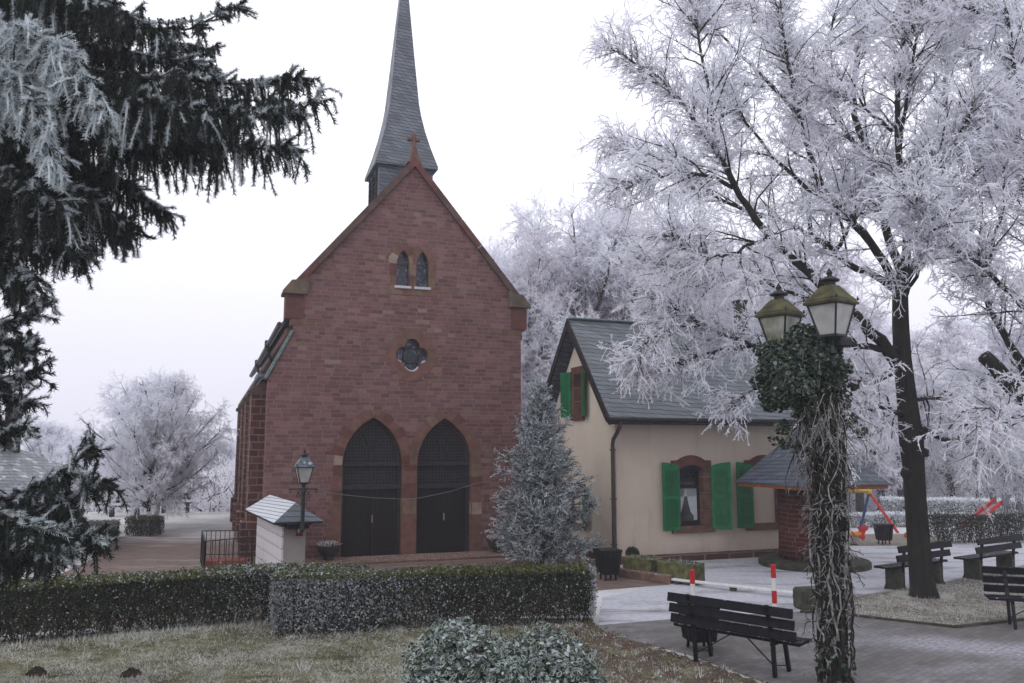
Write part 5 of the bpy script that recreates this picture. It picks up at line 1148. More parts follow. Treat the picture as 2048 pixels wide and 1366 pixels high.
# ------------------------------------------------------------------ spruces
def needles(b, rng, P, N, ln, wd, mfun, ang=.75):
    B, d, i = along(rng, P, N); q = rng.normal(size=(N, 3)); q = nrm(q - d * (q * d).sum(1, keepdims=True)); D = d * math.cos(ang) + q * math.sin(ang); k = mfun(i, q)
    for m_ in (0, 1): s_ = k == m_; b.ribbons(B[s_], D[s_], ln * rng.uniform(.7, 1.2, s_.sum()), wd, rng, m_, .3)
rng = np.random.default_rng(17); g = AT(1085, 1125, 20.1); SH = AT(1083, 765, 20.1)[2]
spruce = thing('spruce', 'young frosted spruce standing between the church door and the house', 'tree', (g[0], 20.1, 0))
b = MB(); b.tube([(0, 0, 0), (.01, 0, SH * .5), (0, .01, SH)], [.06, .035, .006], 8); P1 = []
B = []; D = []; L = []
for z in np.arange(.25, SH - .15, .17):
    n_ = int(rng.integers(6, 9)); a0 = rng.uniform(0, 6.3)
    for k in range(n_):
        az = a0 + k * 6.283 / n_ + rng.normal(0, .25); f = 1 - z / SH; el = .15 + .75 * (z / SH) ** 1.5; B.append((0, 0, z)); D.append((math.cos(az) * math.cos(el), math.sin(az) * math.cos(el), math.sin(el))); L.append((.2 + 1.5 * f ** .8) * .93 * rng.uniform(.55, 1.1))
P1 = polyl(rng, np.array(B), np.array(D), np.array(L), 6, .07, np.where(np.array(B)[:, 2] < 2.4, -.01, -.05)); tubes(b, P1, .012, .004, 5); b.build('trunk', M['barks'], spruce)
b = MB(); Bq, Dq, i, t = kids(rng, P1, 3400, .1, 1, (.5, .95), up=.05, flat=.4); P2 = polyl(rng, Bq, Dq, rng.uniform(.16, .50, 3400) * (1.15 - .5 * t) * np.clip(np.array(L)[i], .35, 1), 4, .09, -.02); tubes(b, P2, .008, .004, 4, 0)
Bq, Dq, i, t = kids(rng, P2, 8000, .1, 1, (.5, .9), up=0, flat=.3); P3 = polyl(rng, Bq, Dq, rng.uniform(.06, .18, 8000), 3, .08, .02); tubes(b, P3, .006, .003, 4, 1)
n5 = 46; zz = SH * rng.uniform(.62, .96, n5); az = rng.uniform(0, 6.283, n5); rr5 = .9 * (1 - zz / SH); P5 = polyl(rng, np.stack([rr5 * np.cos(az) * .7, rr5 * np.sin(az) * .7, zz], -1), np.stack([np.cos(az) * .35, np.sin(az) * .35, np.ones(n5)], -1), rng.uniform(.2, .5, n5), 4, .05, 0); tubes(b, P5, .011, .007, 5, 1)
for P, N, fp in ((resample_all(P1, 5), 26000, .95), (P2, 90000, .8), (P3, 120000, .78), (P5, 16000, 1.0)):
    fk = rng.uniform(size=len(P)) < fp; needles(b, rng, P, N, .034, .011, lambda i, q: np.where(fk[i] & (rng.uniform(size=len(i)) < .55 + .4 * (q[:, 2] > -.2)), 1, 0))
k = P3[:, :, 2].mean(1) > 0; Bf, df, _ = along(rng, np.concatenate([P3[:, :4], resample_all(P2, 4)]), 44000); Df = df * .8 + rng.normal(0, .4, (44000, 3)) + (0, 0, .25); b.ribbons(Bf, Df, rng.uniform(.015, .04, 44000), .010, rng, 3, .5)
b.build('foliage', [M['needle'], M['needlef'], M['twig'], M['frostblue']], spruce)
b = MB(); Bq, d_, i = along(rng, P1, 46, .75, 1); b.leaves(Bq, rng.normal(size=(46, 3)), .035, rng); b.build('fairy_light', M['rose'], spruce)

rng = np.random.default_rng(23)
bs = thing('spruce', 'big dark spruce with drooping frosted boughs filling the upper left foreground', 'tree', (0, 0, 0))
tx = lambda y, dy=0: (-150, y, 8.9 + dy)
BO = [[tx(60), (60, 110, 8.6), (250, 142, 8.3), (410, 165, 8.1), (530, 172, 8.0), (600, 150, 7.9)], [tx(150), (150, 190, 8.4), (320, 205, 8.1), (450, 235, 7.9), (560, 240, 7.75), (640, 195, 7.6)],
      [tx(-80), (120, -10, 8.7), (330, 66, 8.5), (420, 45, 8.4), (485, 5, 8.3)], [tx(40), (-20, 60, 7.6), (60, 70, 6.7), (130, 110, 6.4), (180, 230, 6.3)], [tx(20), (-40, 120, 7.2), (30, 160, 6.5), (90, 190, 6.3), (110, 330, 6.2)],
      [tx(330), (60, 340, 8.5), (180, 380, 8.2), (270, 470, 8.1)], [tx(230), (100, 260, 8.7), (300, 280, 8.5), (460, 300, 8.3), (590, 290, 8.2)], [tx(130, .6), (150, 150, 9.6), (380, 200, 9.8), (560, 200, 9.9)],
      [tx(60, .6), (200, 90, 9.6), (400, 120, 9.9)], [tx(-20, .3), (200, 20, 9.3), (380, 110, 9.5), (430, 100, 9.5)], [tx(-60), (100, -30, 8.3), (220, 10, 8.0), (300, 60, 7.8)],
      [tx(420), (30, 430, 8.6), (110, 460, 8.4), (150, 520, 8.3)], [tx(480), (-20, 500, 8.3), (50, 520, 8.0), (80, 570, 7.9)], [tx(300, -.2), (-30, 330, 7.8), (60, 370, 7.3), (130, 420, 7.1)], [tx(330, .5), (150, 330, 9.4), (260, 380, 9.5)],
      [tx(620), (-30, 645, 8.2), (40, 650, 7.9), (80, 628, 7.8)], [tx(690), (-30, 705, 8.2), (30, 715, 7.9), (72, 700, 7.8)], [tx(660, .2), (-20, 670, 8.7), (30, 680, 8.6), (60, 670, 8.5)], [tx(770, .2), (-20, 785, 8.7), (25, 800, 8.6), (55, 800, 8.5)], [tx(740), (-20, 755, 8.2), (30, 765, 8.0), (78, 745, 7.9)], [tx(830), (-20, 840, 8.2), (30, 850, 8.0), (62, 835, 7.9)],
      [tx(900), (-40, 905, 8.1), (20, 915, 7.9), (60, 905, 7.8)], [tx(1005), (20, 1000, 8.2), (110, 970, 7.9), (165, 935, 7.8), (203, 902, 7.75)], [tx(1040), (30, 1035, 8.2), (120, 1020, 7.9), (180, 990, 7.8), (228, 962, 7.7)],
      [tx(1080), (30, 1070, 8.2), (110, 1065, 7.9), (170, 1062, 7.8), (215, 1052, 7.7)], [tx(1010, -.2), (-30, 1010, 7.6), (40, 1015, 7.2), (110, 1040, 7.0)], [tx(1100), (0, 1090, 8.0), (80, 1095, 7.7), (130, 1110, 7.6)], [tx(1040, .5), (0, 1030, 9.3), (90, 1020, 9.2), (150, 1030, 9.1)], [tx(970), (-30, 965, 8.3), (40, 960, 8.1), (90, 950, 8.0)], [tx(270, .4), (80, 300, 9.2), (240, 350, 9.1), (330, 430, 9.0)], [tx(390, .3), (80, 390, 9.1), (190, 420, 9.0), (270, 460, 8.9)], [tx(200, .5), (120, 210, 9.5), (300, 230, 9.4), (450, 270, 9.3)], [tx(200, 0), (100, 230, 8.9), (250, 250, 8.8), (400, 300, 8.7)], [tx(440, .2), (20, 450, 9.0), (100, 480, 8.9), (170, 510, 8.8)], [tx(60, .2), (100, 80, 9.0), (260, 100, 8.9), (420, 130, 8.8)], [tx(520, .1), (-40, 540, 8.7), (30, 560, 8.6), (70, 590, 8.5)], [tx(1060, .3), (0, 1060, 9.0), (70, 1070, 8.9), (120, 1090, 8.8)], [tx(1000, .3), (0, 1000, 8.9), (80, 990, 8.8), (140, 980, 8.7)]]
hang = np.array([.42, .52, .28, .55, .5, .72, .62, .65, .5, .40, .5, .5, .45, .6, .7, .14, .22, .25, .3, .16, .2, .3, .30, .38, .36, .42, .34, .42, .35, .6, .5, .62, .7, .42, .5, .3, .45, .4])
_k = [i for i in range(len(BO)) if i not in (21, 28, 37)]; BO = [BO[i] for i in _k]; hang = hang[_k]
b = MB(); P0 = []
for q in BO:
    p = resample([AT(*s_) for s_ in q], 14); p[1:] += np.cumsum(rng.normal(0, .012, p[1:].shape), 0); P0.append(p); b.tube(p, np.linspace(.038, .006, 14), 6)
P0 = np.array(P0); b.tube([AT(-150, 1500, 9.0), AT(-150, 700, 8.95), AT(-150, 0, 8.9), AT(-150, -700, 8.9)], [.24, .2, .15, .06], 10); b.build('trunk', M['barks'], bs, smooth=True)
b = MB(); N2 = 1800; Bq, Dq, i2, t = kids(rng, P0, N2, .18, 1, (.5, 1.05), up=-.1, flat=.75); P2 = polyl(rng, Bq, Dq, rng.uniform(.16, .50, N2) * (1.1 - .6 * t), 5, .07, .07); t2_ = t; near = P0[:, :, 1].min(1) < 6.9; f2_ = rng.uniform(size=N2) < np.where(near[i2], .95, .26); tubes(b, P2[f2_], .011, .006, 5, 1); tubes(b, P2[~f2_], .009, .005, 5, 0)
N3 = 9000; src = np.concatenate([P2, resample_all(P0, 6)]); hs_ = np.concatenate([hang[i2], hang]); Bq, Dq, i3, t = kids(rng, src, N3, .05, 1, (.6, 1.1), up=-.6, flat=.2, wts=np.concatenate([np.ones(N2), np.full(len(P0), 1.6)]))
L3 = hs_[i3] * rng.uniform(.22, 1.3, N3) * (1.15 - .75 * np.where(i3 < N2, np.concatenate([t2_, np.zeros(len(BO))])[i3], t) ** 2); Dq = Dq * .5 + rng.normal(0, .16, (N3, 3)); Dq[:, 2] -= .55; P3 = polyl(rng, Bq, Dq, L3, 5, .075, .25); srcb = np.concatenate([i2, np.arange(len(P0))]); f3 = rng.uniform(size=N3) < np.where(near[srcb[i3]], .85, .11)
tubes(b, P3[f3], .012, .006, 5, 1); tubes(b, P3[~f3], .010, .005, 5, 0)
# short side sprigs at the bough tips
N4 = 900; Bq, Dq, i4, t = kids(rng, P0, N4, .55, 1, (.4, .9), up=.15, flat=.5); P4 = polyl(rng, Bq, Dq, rng.uniform(.10, .26, N4), 4, .06, .01); tubes(b, P4, .008, .004, 5, 0)
near = P0[:, :, 1].min(1) < 6.9
def fr2(i, q, fk): return np.where(fk[i] & (rng.uniform(size=len(i)) < .5 + .45 * (q[:, 2] > -.2)), 1, 0)
f0 = rng.uniform(size=len(P0)) < .7; f4 = rng.uniform(size=N4) < np.where(near[i4], .95, .7)
needles(b, rng, resample_all(P0, 8), 70000, .046, .0072, lambda i, q: fr2(i, q, f0)); needles(b, rng, P2, 230000, .046, .0072, lambda i, q: fr2(i, q, f2_)); needles(b, rng, P4, 120000, .044, .0072, lambda i, q: fr2(i, q, f4))
w3 = L3 / L3.sum(); NN = 900000; ii = rng.choice(N3, NN, p=w3); tt_ = rng.uniform(0, 5, NN); kk = np.minimum(tt_.astype(int), 4); ff = (tt_ - kk)[:, None]; Bn = P3[ii, kk] * (1 - ff) + P3[ii, kk + 1] * ff; dn = nrm(P3[ii, kk + 1] - P3[ii, kk]); q = rng.normal(size=(NN, 3)); q = nrm(q - dn * (q * dn).sum(1, keepdims=True)); Dn = dn * .62 + q * .78; mk = fr2(ii, q, f3)
for m_ in (0, 1): s_ = mk == m_; b.ribbons(Bn[s_], Dn[s_], .048 * rng.uniform(.6, 1.15, s_.sum()), .0072, rng, m_, .3)
b.build('foliage', [M['needle'], M['needlef'], M['twig']], bs)

# ------------------------------------------------------------------ hedges
def hedge(name, label, boxes, seed, dens=1500, leaf=.034, frost=None, mats=None, grp=None, leggy=.22, z0=0.0, ctr=None, topm=1):
    rng = np.random.default_rng(seed); ctr = np.array(ctr if ctr is not None else boxes[0][0]); root = thing(name, label, 'hedge', (ctr[0], ctr[1], z0), 0, grp)
    b = MB(); s = MB()
    for p, q, th_, hgt in boxes:
        p, q = np.array(p, float) - ctr[:2], np.array(q, float) - ctr[:2]; L = np.linalg.norm(q - p); d = (q - p) / L; nv = np.array((-d[1], d[0]))   # p->q is the front edge, thickness goes to the left
        def W(u, v, z): return np.stack([p[0] + d[0] * u + nv[0] * v, p[1] + d[1] * u + nv[1] * v, z], -1)
        area = L * hgt * 2 + th_ * hgt * 2 + L * th_; N = int(area * dens); f = rng.uniform(size=N) * area; u = rng.uniform(0, L, N); v = rng.uniform(0, th_, N); z = hgt * rng.uniform(0, 1, N) ** .75; nn = rng.normal(0, .75, (N, 3)); dep = np.abs(rng.normal(0, .055, N)); out_ = rng.uniform(size=N) < .06; dep = np.where(out_, -np.abs(rng.normal(0, .035, N)), dep); inn_ = rng.uniform(size=N) < .35; dep = np.where(inn_ & ~out_, rng.uniform(.05, .3, N), dep)
        a1, a2, a3 = L * hgt, 2 * L * hgt, 2 * L * hgt + th_ * hgt; a4 = a3 + th_ * hgt; n3 = np.concatenate([nv, [0]]); d3 = np.concatenate([d, [0]])
        wob = .03 * np.sin(u * 3.1 + seed) + .02 * np.sin(u * 7.7 + z * 5)
        k = f < a1; v[k] = dep[k] + wob[k]; nn[k] -= n3; k = (f >= a1) & (f < a2); v[k] = th_ - dep[k] + wob[k]; nn[k] += n3; k = (f >= a2) & (f < a3); u[k] = dep[k]; nn[k] -= d3; k = (f >= a3) & (f < a4); u[k] = L - dep[k]; nn[k] += d3
        top = f >= a4; z[top] = hgt - dep[top] * .8 + .025 * np.sin(u[top] * 2.3 + 1); nn[top] += (0, 0, 1.2)
        keep = rng.uniform(size=N) < np.where(top, 1, np.clip(.30 + (z / hgt - .05) / leggy, 0, 1)); u, v, z, nn, top = u[keep], v[keep], z[keep], nn[keep], top[keep]
        P = W(u, v, z); fp = frost(P + (ctr[0], ctr[1], 0), z / hgt) if frost else np.zeros(len(P)); fk = rng.uniform(size=len(P)) < fp
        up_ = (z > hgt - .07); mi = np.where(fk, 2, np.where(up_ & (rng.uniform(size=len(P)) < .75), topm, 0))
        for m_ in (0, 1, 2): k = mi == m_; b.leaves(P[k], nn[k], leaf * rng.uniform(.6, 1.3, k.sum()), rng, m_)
        # shoots over the top
        n_ = int(L * 7); us, vs_ = rng.uniform(0, L, n_), rng.uniform(0, th_, n_); B = W(us, vs_, np.full(n_, hgt - .03)); Pq = polyl(rng, B, rng.normal(0, .25, (n_, 3)) + (0, 0, 1), rng.uniform(.04, .13, n_), 2, .1); tubes(s, Pq, .003, .002, 3, 1)
        n_ = int(L * th_ * 42) + 20; us, vs_ = rng.uniform(.03, L - .03, n_), rng.uniform(.05, th_ - .05, n_); B = W(us, vs_, np.zeros(n_)); Pq = polyl(rng, B, rng.normal(0, .22, (n_, 3)) + (0, 0, 1), hgt * rng.uniform(.7, .98, n_), 4, .1); tubes(s, Pq, .009, .004, 4, 0)
        Bk, Dk, _, _ = kids(rng, Pq, n_ * 4, .1, .9, (.4, .9)); P2_ = polyl(rng, Bk, Dk, rng.uniform(.08, .22, n_ * 4), 3, .15); P2_[:, :, 2] = np.clip(P2_[:, :, 2], .01, hgt - .02); tubes(s, P2_, .004, .002, 3, 0)
    b.build('foliage', mats or [M['hedge'], M['hedgetop'], M['hedgef']], root); s.build('stems', [M['twig'], M['hedgef']], root); return root
def fR(P, zf): return np.clip(.85 - .25 * (P[:, 0] + 3.7), .10, .82) * np.where(zf > .94, .35, 1) + .75 * sstep(1.22, 1.34, P[:, 0])
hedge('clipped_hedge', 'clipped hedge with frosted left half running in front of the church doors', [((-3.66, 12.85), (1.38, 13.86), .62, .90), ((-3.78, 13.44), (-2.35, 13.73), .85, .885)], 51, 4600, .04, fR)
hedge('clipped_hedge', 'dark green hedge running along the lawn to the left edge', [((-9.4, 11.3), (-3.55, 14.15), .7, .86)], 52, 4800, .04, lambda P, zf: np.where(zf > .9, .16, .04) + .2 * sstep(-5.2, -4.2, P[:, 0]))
h1 = G(247, 1073); h2 = G(308, 1073); h3 = G(207, 1106)
hedge('box_hedge', 'dark clipped box hedge ending at the whitewashed tree trunk', [((h1[0], h1[1]), (h2[0], h2[1]), .8, .60)], 53, 1800, .05, None, leggy=.05)
hedge('box_hedge', 'dark clipped box hedge along the left side of the brown path', [((h3[0], h3[1]), (h1[0] - .1, h1[1] - .1), .9, .56)], 54, 1500, .05, lambda P, zf: np.where(zf > .9, .55, .05), leggy=.05)
p1 = G(1888, 1089); p2 = G(2140, 1084)
hedge('playground_hedge', 'dark leggy hedge in front of the red slide', [((p1[0], p1[1]), (p2[0], p2[1]), .8, .80)], 55, 1700, .05, lambda P, zf: np.full(len(P), .10), leggy=.4, topm=0)
FM = [M['hedgef'], M['frostblue'], M['frost']]
g1, g2 = AT(1640, 1057, 29.2), AT(1885, 1057, 29.2)
hedge('frosted_hedge', 'low frosted hedge behind the swing', [((g1[0], 29.4), (g2[0], 30.2), .7, .50)], 56, 900, .07, lambda P, zf: np.full(len(P), .28), FM)
g1, g2 = AT(1770, 1030, 35.5), AT(2060, 1030, 35)
hedge('frosted_hedge', 'long frosted hedge at the foot of the wood behind the slide', [((g1[0], 35.5), (g2[0], 34.0), 1.0, .70)], 57, 700, .08, lambda P, zf: np.where(zf > .8, .6, .2), FM)

# ------------------------------------------------------------------ foreground shrub, ivy, grass
def rim_leaves(b, P, nv, size, rng, m_in, m_rim, asp=.55, rim=.8):
    P = np.asarray(P, float); N = len(P); nv = nrm(nv); a = nrm(np.cross(nv, nrm(rng.normal(size=(N, 3))))); c = np.cross(nv, a); s_ = np.broadcast_to(np.asarray(size, float), (N,))[:, None] / 2
    A = [(-1, 0, 0), (-.35, -asp, .10), (.35, -asp * .85, .10), (1, 0, -.12), (.35, asp * .85, .10), (-.35, asp, .10)]
    ou = np.stack([P + a * s_ * x + c * s_ * y + nv * s_ * z for x, y, z in A], 1); inn = np.stack([P + a * s_ * x * rim + c * s_ * y * rim * .9 + nv * s_ * (z * rim + .02) for x, y, z in A], 1)
    v = np.concatenate([ou, inn], 1); o = (np.arange(N) * 12)[:, None, None]
    rq = np.array([(k, (k + 1) % 6, 6 + (k + 1) % 6, 6 + k) for k in range(6)])[None]; iq = np.array([(6, 7, 8, 9), (6, 9, 10, 11)])[None]
    n0 = b.n; b.add(v, (o + rq).reshape(-1, 4), np.repeat(m_rim, 6)); f = (o + iq).reshape(-1, 4); b.f[4].append(f + n0); b.m[4].append(np.repeat(m_in, 2))
rng = np.random.default_rng(31); SY = 8.3
sh = thing('evergreen_shrub', 'frost rimmed broad-leaved evergreen shrub in the foreground lawn', 'shrub', (AT(1000, 1300, SY)[0], SY, .2))
o = np.array(sh.location); blobs = []
for px, py, dy, r in ((905, 1290, 0, .30), (900, 1275, .1, .20), (860, 1330, -.1, .26), (960, 1320, -.3, .30), (1010, 1330, .2, .30), (1075, 1300, .1, .27), (1120, 1320, -.1, .30), (1160, 1345, .1, .22), (1000, 1380, -.4, .4), (1090, 1385, -.4, .38), (900, 1385, -.3, .36), (1180, 1385, 0, .2), (840, 1390, 0, .22), (1000, 1440, 0, .6)):
    blobs.append((AT(px, py, SY + dy) - o, r))
st = MB(); b = MB()
P = []; Nv = []
for c, r in blobs:
    n_ = int(1100 * r * r / .09); d = nrm(rng.normal(size=(n_, 3))); rad = r * (1 + .22 * np.sin(d[:, :1] * 7 + c[0] * 9) * np.sin(d[:, 2:] * 8 + c[2] * 5)) * rng.uniform(.45, 1.12, (n_, 1)) ** .6; P.append(c + d * rad * (1, 1, .85)); Nv.append(d * .8 + rng.normal(0, .5, (n_, 3)) + (0, 0, .5))
P = np.concatenate(P); Nv = np.concatenate(Nv); n_ = len(P); fz = rng.uniform(size=n_) < .30
rim_leaves(b, P, Nv, rng.uniform(.03, .085, n_), rng, np.where(fz, 1, 0), np.where(rng.uniform(size=n_) < .8, 1, 0), asp=.48, rim=.80)
k = rng.integers(0, n_, 9000); b.ribbons(P[k] + rng.normal(0, .02, (9000, 3)), rng.normal(size=(9000, 3)), rng.uniform(.008, .022, 9000), .005, rng, 1, .5)
b.build('foliage', [M['laurel'], M['laurelf']], sh)
for c, r in blobs:
    k = 6; B = np.repeat(V(0, 0, .0)[None], k, 0) + rng.normal(0, .06, (k, 3)) * (1, 1, 0) + (c * (.3, .3, 0)); D = (c - B) + rng.normal(0, r * .5, (k, 3)); tubes(st, polyl(rng, B, D, np.linalg.norm(D, axis=1), 4, .06), .012, .004, 5)
st.build('stems', M['twig'], sh)

rng = np.random.default_rng(37)
iv = thing('ivy', 'frosted ivy with bare tangled vines and a leafy head climbing the two-lantern lamp post', 'climbing plant', (PX, PY, 0)); oi = V(PX, PY, 0)
s = MB()
def vine(n_, r0, r1, rad, tw, m, wob, z0=0, z1=3.6, ns=26):
    ph = rng.uniform(0, 6.283, n_)[:, None]; z = np.linspace(0, 1, ns)[None]; za = z0 + rng.uniform(0, .5, n_)[:, None] * (z1 - z0) * .8; zb2 = np.minimum(za + rng.uniform(.3, 1, n_)[:, None] * (z1 - z0), z1); zz = za + (zb2 - za) * z
    a = ph + rng.uniform(-tw, tw, n_)[:, None] * z + np.cumsum(rng.normal(0, .16, (n_, ns)), 1); flare = 1 + .35 * np.exp(-zz / .35); q = (rng.uniform(*rad, n_)[:, None] + np.cumsum(rng.normal(0, wob, (n_, ns)), 1)) * flare; q = np.clip(q, .07, .235)
    P = np.stack([q * np.cos(a), q * np.sin(a), zz + .01], -1); tubes(s, P, r0, r1, 6, m); return P
vine(40, .036, .022, (.08, .135), 2.2, 0, .006, 0, 3.9); Pv = vine(110, .014, .007, (.11, .175), 2.5, 0, .014, 0, 3.9); Pf = vine(20, .014, .005, (.13, .195), 1.5, 1, .018, 0, 3.4)
# loose frosted runners curling off the post
Bk, Dk, _, _ = kids(rng, np.concatenate([Pv, Pf]), 520, .0, 1, (.6, 1.3), up=-.3); Dk[:, :2] += nrm(Bk[:, :2]) * .35; Dk[:, 2] -= .5; P2 = polyl(rng, Bk, Dk, rng.uniform(.08, .38, 520), 7, .30, .28); tubes(s, P2[:300], .0055, .003, 5, 1); tubes(s, P2[300:], .008, .004, 5, 0)
ns_ = 190; a = rng.uniform(0, 6.283, ns_); r = rng.uniform(.10, .30, ns_); B = np.stack([r * np.cos(a) - .05, r * np.sin(a), rng.uniform(3.0, 3.55, ns_)], -1); Ph = polyl(rng, B, rng.normal(0, .35, (ns_, 3)) + (0, 0, -1), rng.uniform(.3, 1.0, ns_), 8, .22, .1); tubes(s, Ph[:110], .0055, .003, 5, 1); tubes(s, Ph[110:], .007, .003, 5, 0)
Bh, Dh, _, _ = kids(rng, Ph, 500, .1, 1, (.5, 1.2)); Ph2 = polyl(rng, Bh, Dh, rng.uniform(.04, .15, 500), 4, .35, .15); tubes(s, Ph2, .004, .002, 4, 1)
Bk, Dk, _, _ = kids(rng, P2, 700, .2, 1, (.5, 1.2), up=-.3); P3 = polyl(rng, Bk, Dk, rng.uniform(.05, .16, 700), 4, .3, .12); tubes(s, P3, .0042, .0025, 4, 1)
Bk, d_, _ = along(rng, np.concatenate([resample_all(P2, 4), P3[:, :4]]), 9000); s.ribbons(Bk, d_ * .3 + rng.normal(0, 1, (9000, 3)), rng.uniform(.008, .022, 9000), .006, rng, 1, .5)
s.build('vines', [M['bark'], M['stemf']], iv)
b = MB(); P = []; Nv = []
for px, py, dy, r, dn in ((1560, 740, .15, .30, 1), (1600, 700, .1, .27, 1), (1640, 720, -.1, .27, 1), (1590, 770, -.1, .30, 1), (1650, 770, 0, .24, 1), (1550, 790, .1, .22, .8), (1660, 690, -.2, .17, .8), (1680, 740, 0, .15, .6), (1620, 820, 0, .22, .6), (1680, 800, .1, .15, .5), (1700, 840, .1, .10, .35), (1565, 855, .05, .10, .35), (1610, 680, 0, .20, 1), (1545, 700, .25, .14, .8), (1670, 850, 0, .14, .4), (1522, 700, .2, .10, .5), (1512, 765, .2, .09, .4), (1705, 770, 0, .09, .35), (1722, 862, 0, .08, .3), (1596, 662, .1, .10, .5), (1572, 885, 0, .09, .4), (1548, 880, .1, .07, .3), (1640, 880, 0, .16, .35), (1600, 900, 0, .10, .3), (1745, 905, 0, .04, .2), (1640, 660, 0, .10, .5)):
    c = AT(px, py, 10.35 + dy) - oi; n_ = int(1300 * dn * r * r / .07); d = nrm(rng.normal(size=(n_, 3))); P.append(c + d * r * rng.uniform(.45, 1.06, (n_, 1)) ** .6); Nv.append(d + rng.normal(0, .5, (n_, 3)))
for n_, z0, z1, r in ((120, .1, .5, .22), (110, .5, 3.0, .20)): a = rng.uniform(0, 6.283, n_); z = rng.uniform(z0, z1, n_); P.append(np.stack([r * np.cos(a), r * np.sin(a), z], -1)); Nv.append(np.stack([np.cos(a), np.sin(a), 0 * a + .3], -1) + rng.normal(0, .5, (n_, 3)))
P = np.concatenate(P); Nv = np.concatenate(Nv); n_ = len(P); u = rng.uniform(size=n_); hi = np.clip((P[:, 2] - 3.6) / .8, 0, 1)
mi = np.where(u < .10, 1, np.where(u > .93 - .10 * hi, 2, 0)); mr = np.where(rng.uniform(size=n_) < .22, 2, mi); rim_leaves(b, P, Nv, rng.uniform(.025, .075, n_), rng, mi, mr, asp=.75, rim=.84)
b.build('foliage', [M['ivy'], M['ivyl'], M['ivyf']], iv)
k = rng.integers(0, n_ // 2, 260); k = k[P[k][:, 2] > 3.3]; Ps = polyl(rng, P[k], Nv[k] + rng.normal(0, .8, (len(k), 3)), rng.uniform(.06, .2, len(k)), 5, .35, .1); s2 = MB(); tubes(s2, Ps, .0035, .002, 4, 0); Bk, d_, _ = along(rng, Ps, 3500); s2.ribbons(Bk, d_ * .3 + rng.normal(0, 1, (3500, 3)), rng.uniform(.008, .02, 3500), .005, rng, 0, .5); s2.build('frosted_shoots', M['stemf'], iv)

# grass
rng = np.random.default_rng(41); b = MB(); N = 120000; x = rng.uniform(-7.6, 5.0, N); y = 7.6 + 6.4 * rng.uniform(0, 1, N) ** 1.15; z = lawn_z(x, y); cl = np.sin(x * 2.1 + 1.3 * np.sin(y * 1.7)) * np.sin(y * 2.6 + np.sin(x * 1.3)); cl = .6 * cl + .6 * np.sin(x * 6.3 + 2 * np.sin(y * 4.1)) * np.sin(y * 7.7 + x * 2.0); dens = np.where(cl < -.45, .25, 1) * np.where(x > 1.2 + .5 * np.sin(y * 3), .32, .95); k = (z > -.04) & (rng.uniform(size=N) < dens)
x, y, z, cl = x[k], y[k], z[k], cl[k]; N = len(x); P = np.stack([x, y, z - .004], -1); D = rng.normal(0, .55, (N, 3)); D[:, 2] = rng.uniform(.15, .8, N); fp = np.clip(.74 + .35 * cl, .2, .97); fp = np.where(x > 1.0, fp * .55, fp); fk = rng.uniform(size=N) < fp; L = rng.uniform(.02, .055, N) * (1 + .35 * cl) * np.where(rng.uniform(size=N) < .03, 2.4, 1)
for m_, q in ((0, ~fk), (1, fk)): b.ribbons(P[q], D[q], L[q], rng.uniform(.004, .008, q.sum()), rng, m_, .2)
nt_ = 170; cx, cy_ = rng.uniform(-7.4, 3.6, nt_), rng.uniform(8, 13.9, nt_); k = np.repeat(np.arange(nt_), 16); tx_ = cx[k] + rng.normal(0, .035, len(k)); ty_ = cy_[k] + rng.normal(0, .035, len(k)); tz_ = lawn_z(tx_, ty_); q = tz_ > -.04; Dt = rng.normal(0, .4, (len(k), 3)) + (0, 0, 1)
b.ribbons(np.stack([tx_, ty_, tz_], -1)[q], Dt[q], (rng.uniform(.04, .13, nt_)[k] * rng.uniform(.5, 1, len(k)))[q], .006, rng, 1, .25)
# ragged tufts along the hedge foot
n_ = 1100; f = rng.uniform(size=n_); hx = -7.5 + 5.4 * f; hy = 11.95 + (f * 5.4) * .47 + rng.normal(0, .18, n_); zz = lawn_z(hx, hy); k = zz > -.04; b.ribbons(np.stack([hx, hy, zz], -1)[k], (rng.normal(0, .35, (n_, 3)) + (0, 0, 1))[k], rng.uniform(.04, .14, n_)[k], .006, rng, 1, .3)
tag(b.build('grass', [M['grass'], M['grassf']]), 'short frosted grass covering the foreground lawn', 'grass', kind='stuff')
b = MB(); N = 26000; TP = np.array([p[:2] for p in turf_poly]); x = rng.uniform(5, 13, N); y = rng.uniform(12.8, 19.5, N); k = inside(np.stack([x, y], -1), TP); x, y = x[k], y[k]; N = len(x); P = np.stack([x, y, np.full(N, .012)], -1); D = rng.normal(0, .6, (N, 3)); D[:, 2] = rng.uniform(.3, 1, N); fk = rng.uniform(size=N) < .8
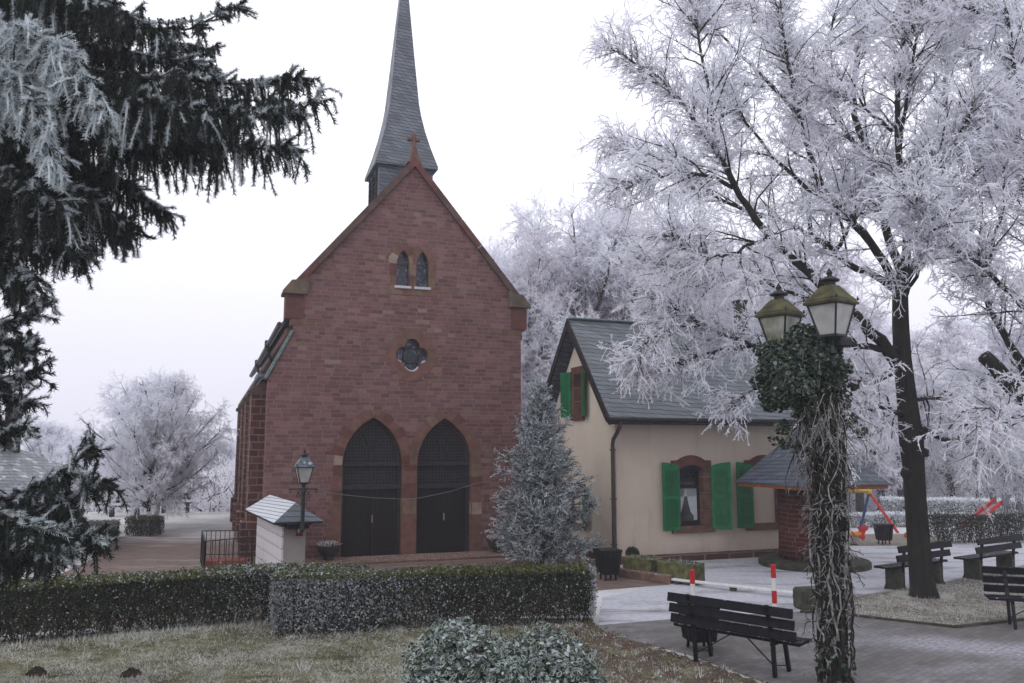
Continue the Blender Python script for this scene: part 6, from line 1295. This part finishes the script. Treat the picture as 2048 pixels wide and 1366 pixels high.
for m_, q in ((0, ~fk), (1, fk)): b.ribbons(P[q], D[q], rng.uniform(.02, .06, q.sum()), rng.uniform(.006, .011, q.sum()), rng, m_, .2)
n_ = 900; a = rng.uniform(0, 6.283, n_); r = rng.uniform(.3, .5, n_); b.ribbons(np.stack([tg[0] + r * np.cos(a), tg[1] + r * np.sin(a), np.full(n_, .012)], -1), np.stack([np.cos(a), np.sin(a), .6 + 0 * a], -1) + rng.normal(0, .4, (n_, 3)), rng.uniform(.05, .15, n_), .009, rng, 1, .2)
tag(b.build('frosted_turf_grass', [M['grass'], M['grassf']]), 'frosted short grass round the big tree and benches', 'grass', kind='stuff')
b = MB(); N = 6500; x = rng.uniform(-3.6, 4.8, N); y = rng.uniform(8.2, 13.9, N); z = lawn_z(x, y); w_ = np.where(x > .9, .55 + .45 * np.sin(x * 2 + y * 1.4), .45 * sstep(12.0, 12.9, y - .2 * x - .4)); k = (z > -.04) & (rng.uniform(size=N) < w_); x, y, z = x[k], y[k], z[k]; N = len(x)
nn = rng.normal(0, .4, (N, 3)) + (0, 0, 1); q = rng.uniform(size=N) < .28; P = np.stack([x, y, z + .02], -1); b.leaves(P[~q], nn[~q], rng.uniform(.025, .06, (~q).sum()), rng, 0); b.leaves(P[q], nn[q], rng.uniform(.025, .05, q.sum()), rng, 1)
tag(b.build('leaf_litter', [M['litter'], M['hedgef']]), 'reddish fallen leaves scattered on the lawn edge near the hedge and bench', 'fallen leaves', kind='stuff')

# ------------------------------------------------------------------ haze
b = MB(); b.box((0, 45, 8.3), (250, 190, 24)); hz = b.build('haze', []); hm = bpy.data.materials.new('freezing_haze'); hm.use_nodes = True; t_ = hm.node_tree
for q in list(t_.nodes):
    if q.type != 'OUTPUT_MATERIAL': t_.nodes.remove(q)
pv = t_.nodes.new('ShaderNodeVolumePrincipled'); pv.inputs['Color'].default_value = (.86, .85, .93, 1); pv.inputs['Density'].default_value = .0018; pv.inputs['Anisotropy'].default_value = .1
t_.links.new(pv.outputs[0], t_.nodes['Material Output'].inputs['Volume']); hz.data.materials.append(hm); tag(hz, kind='stuff')
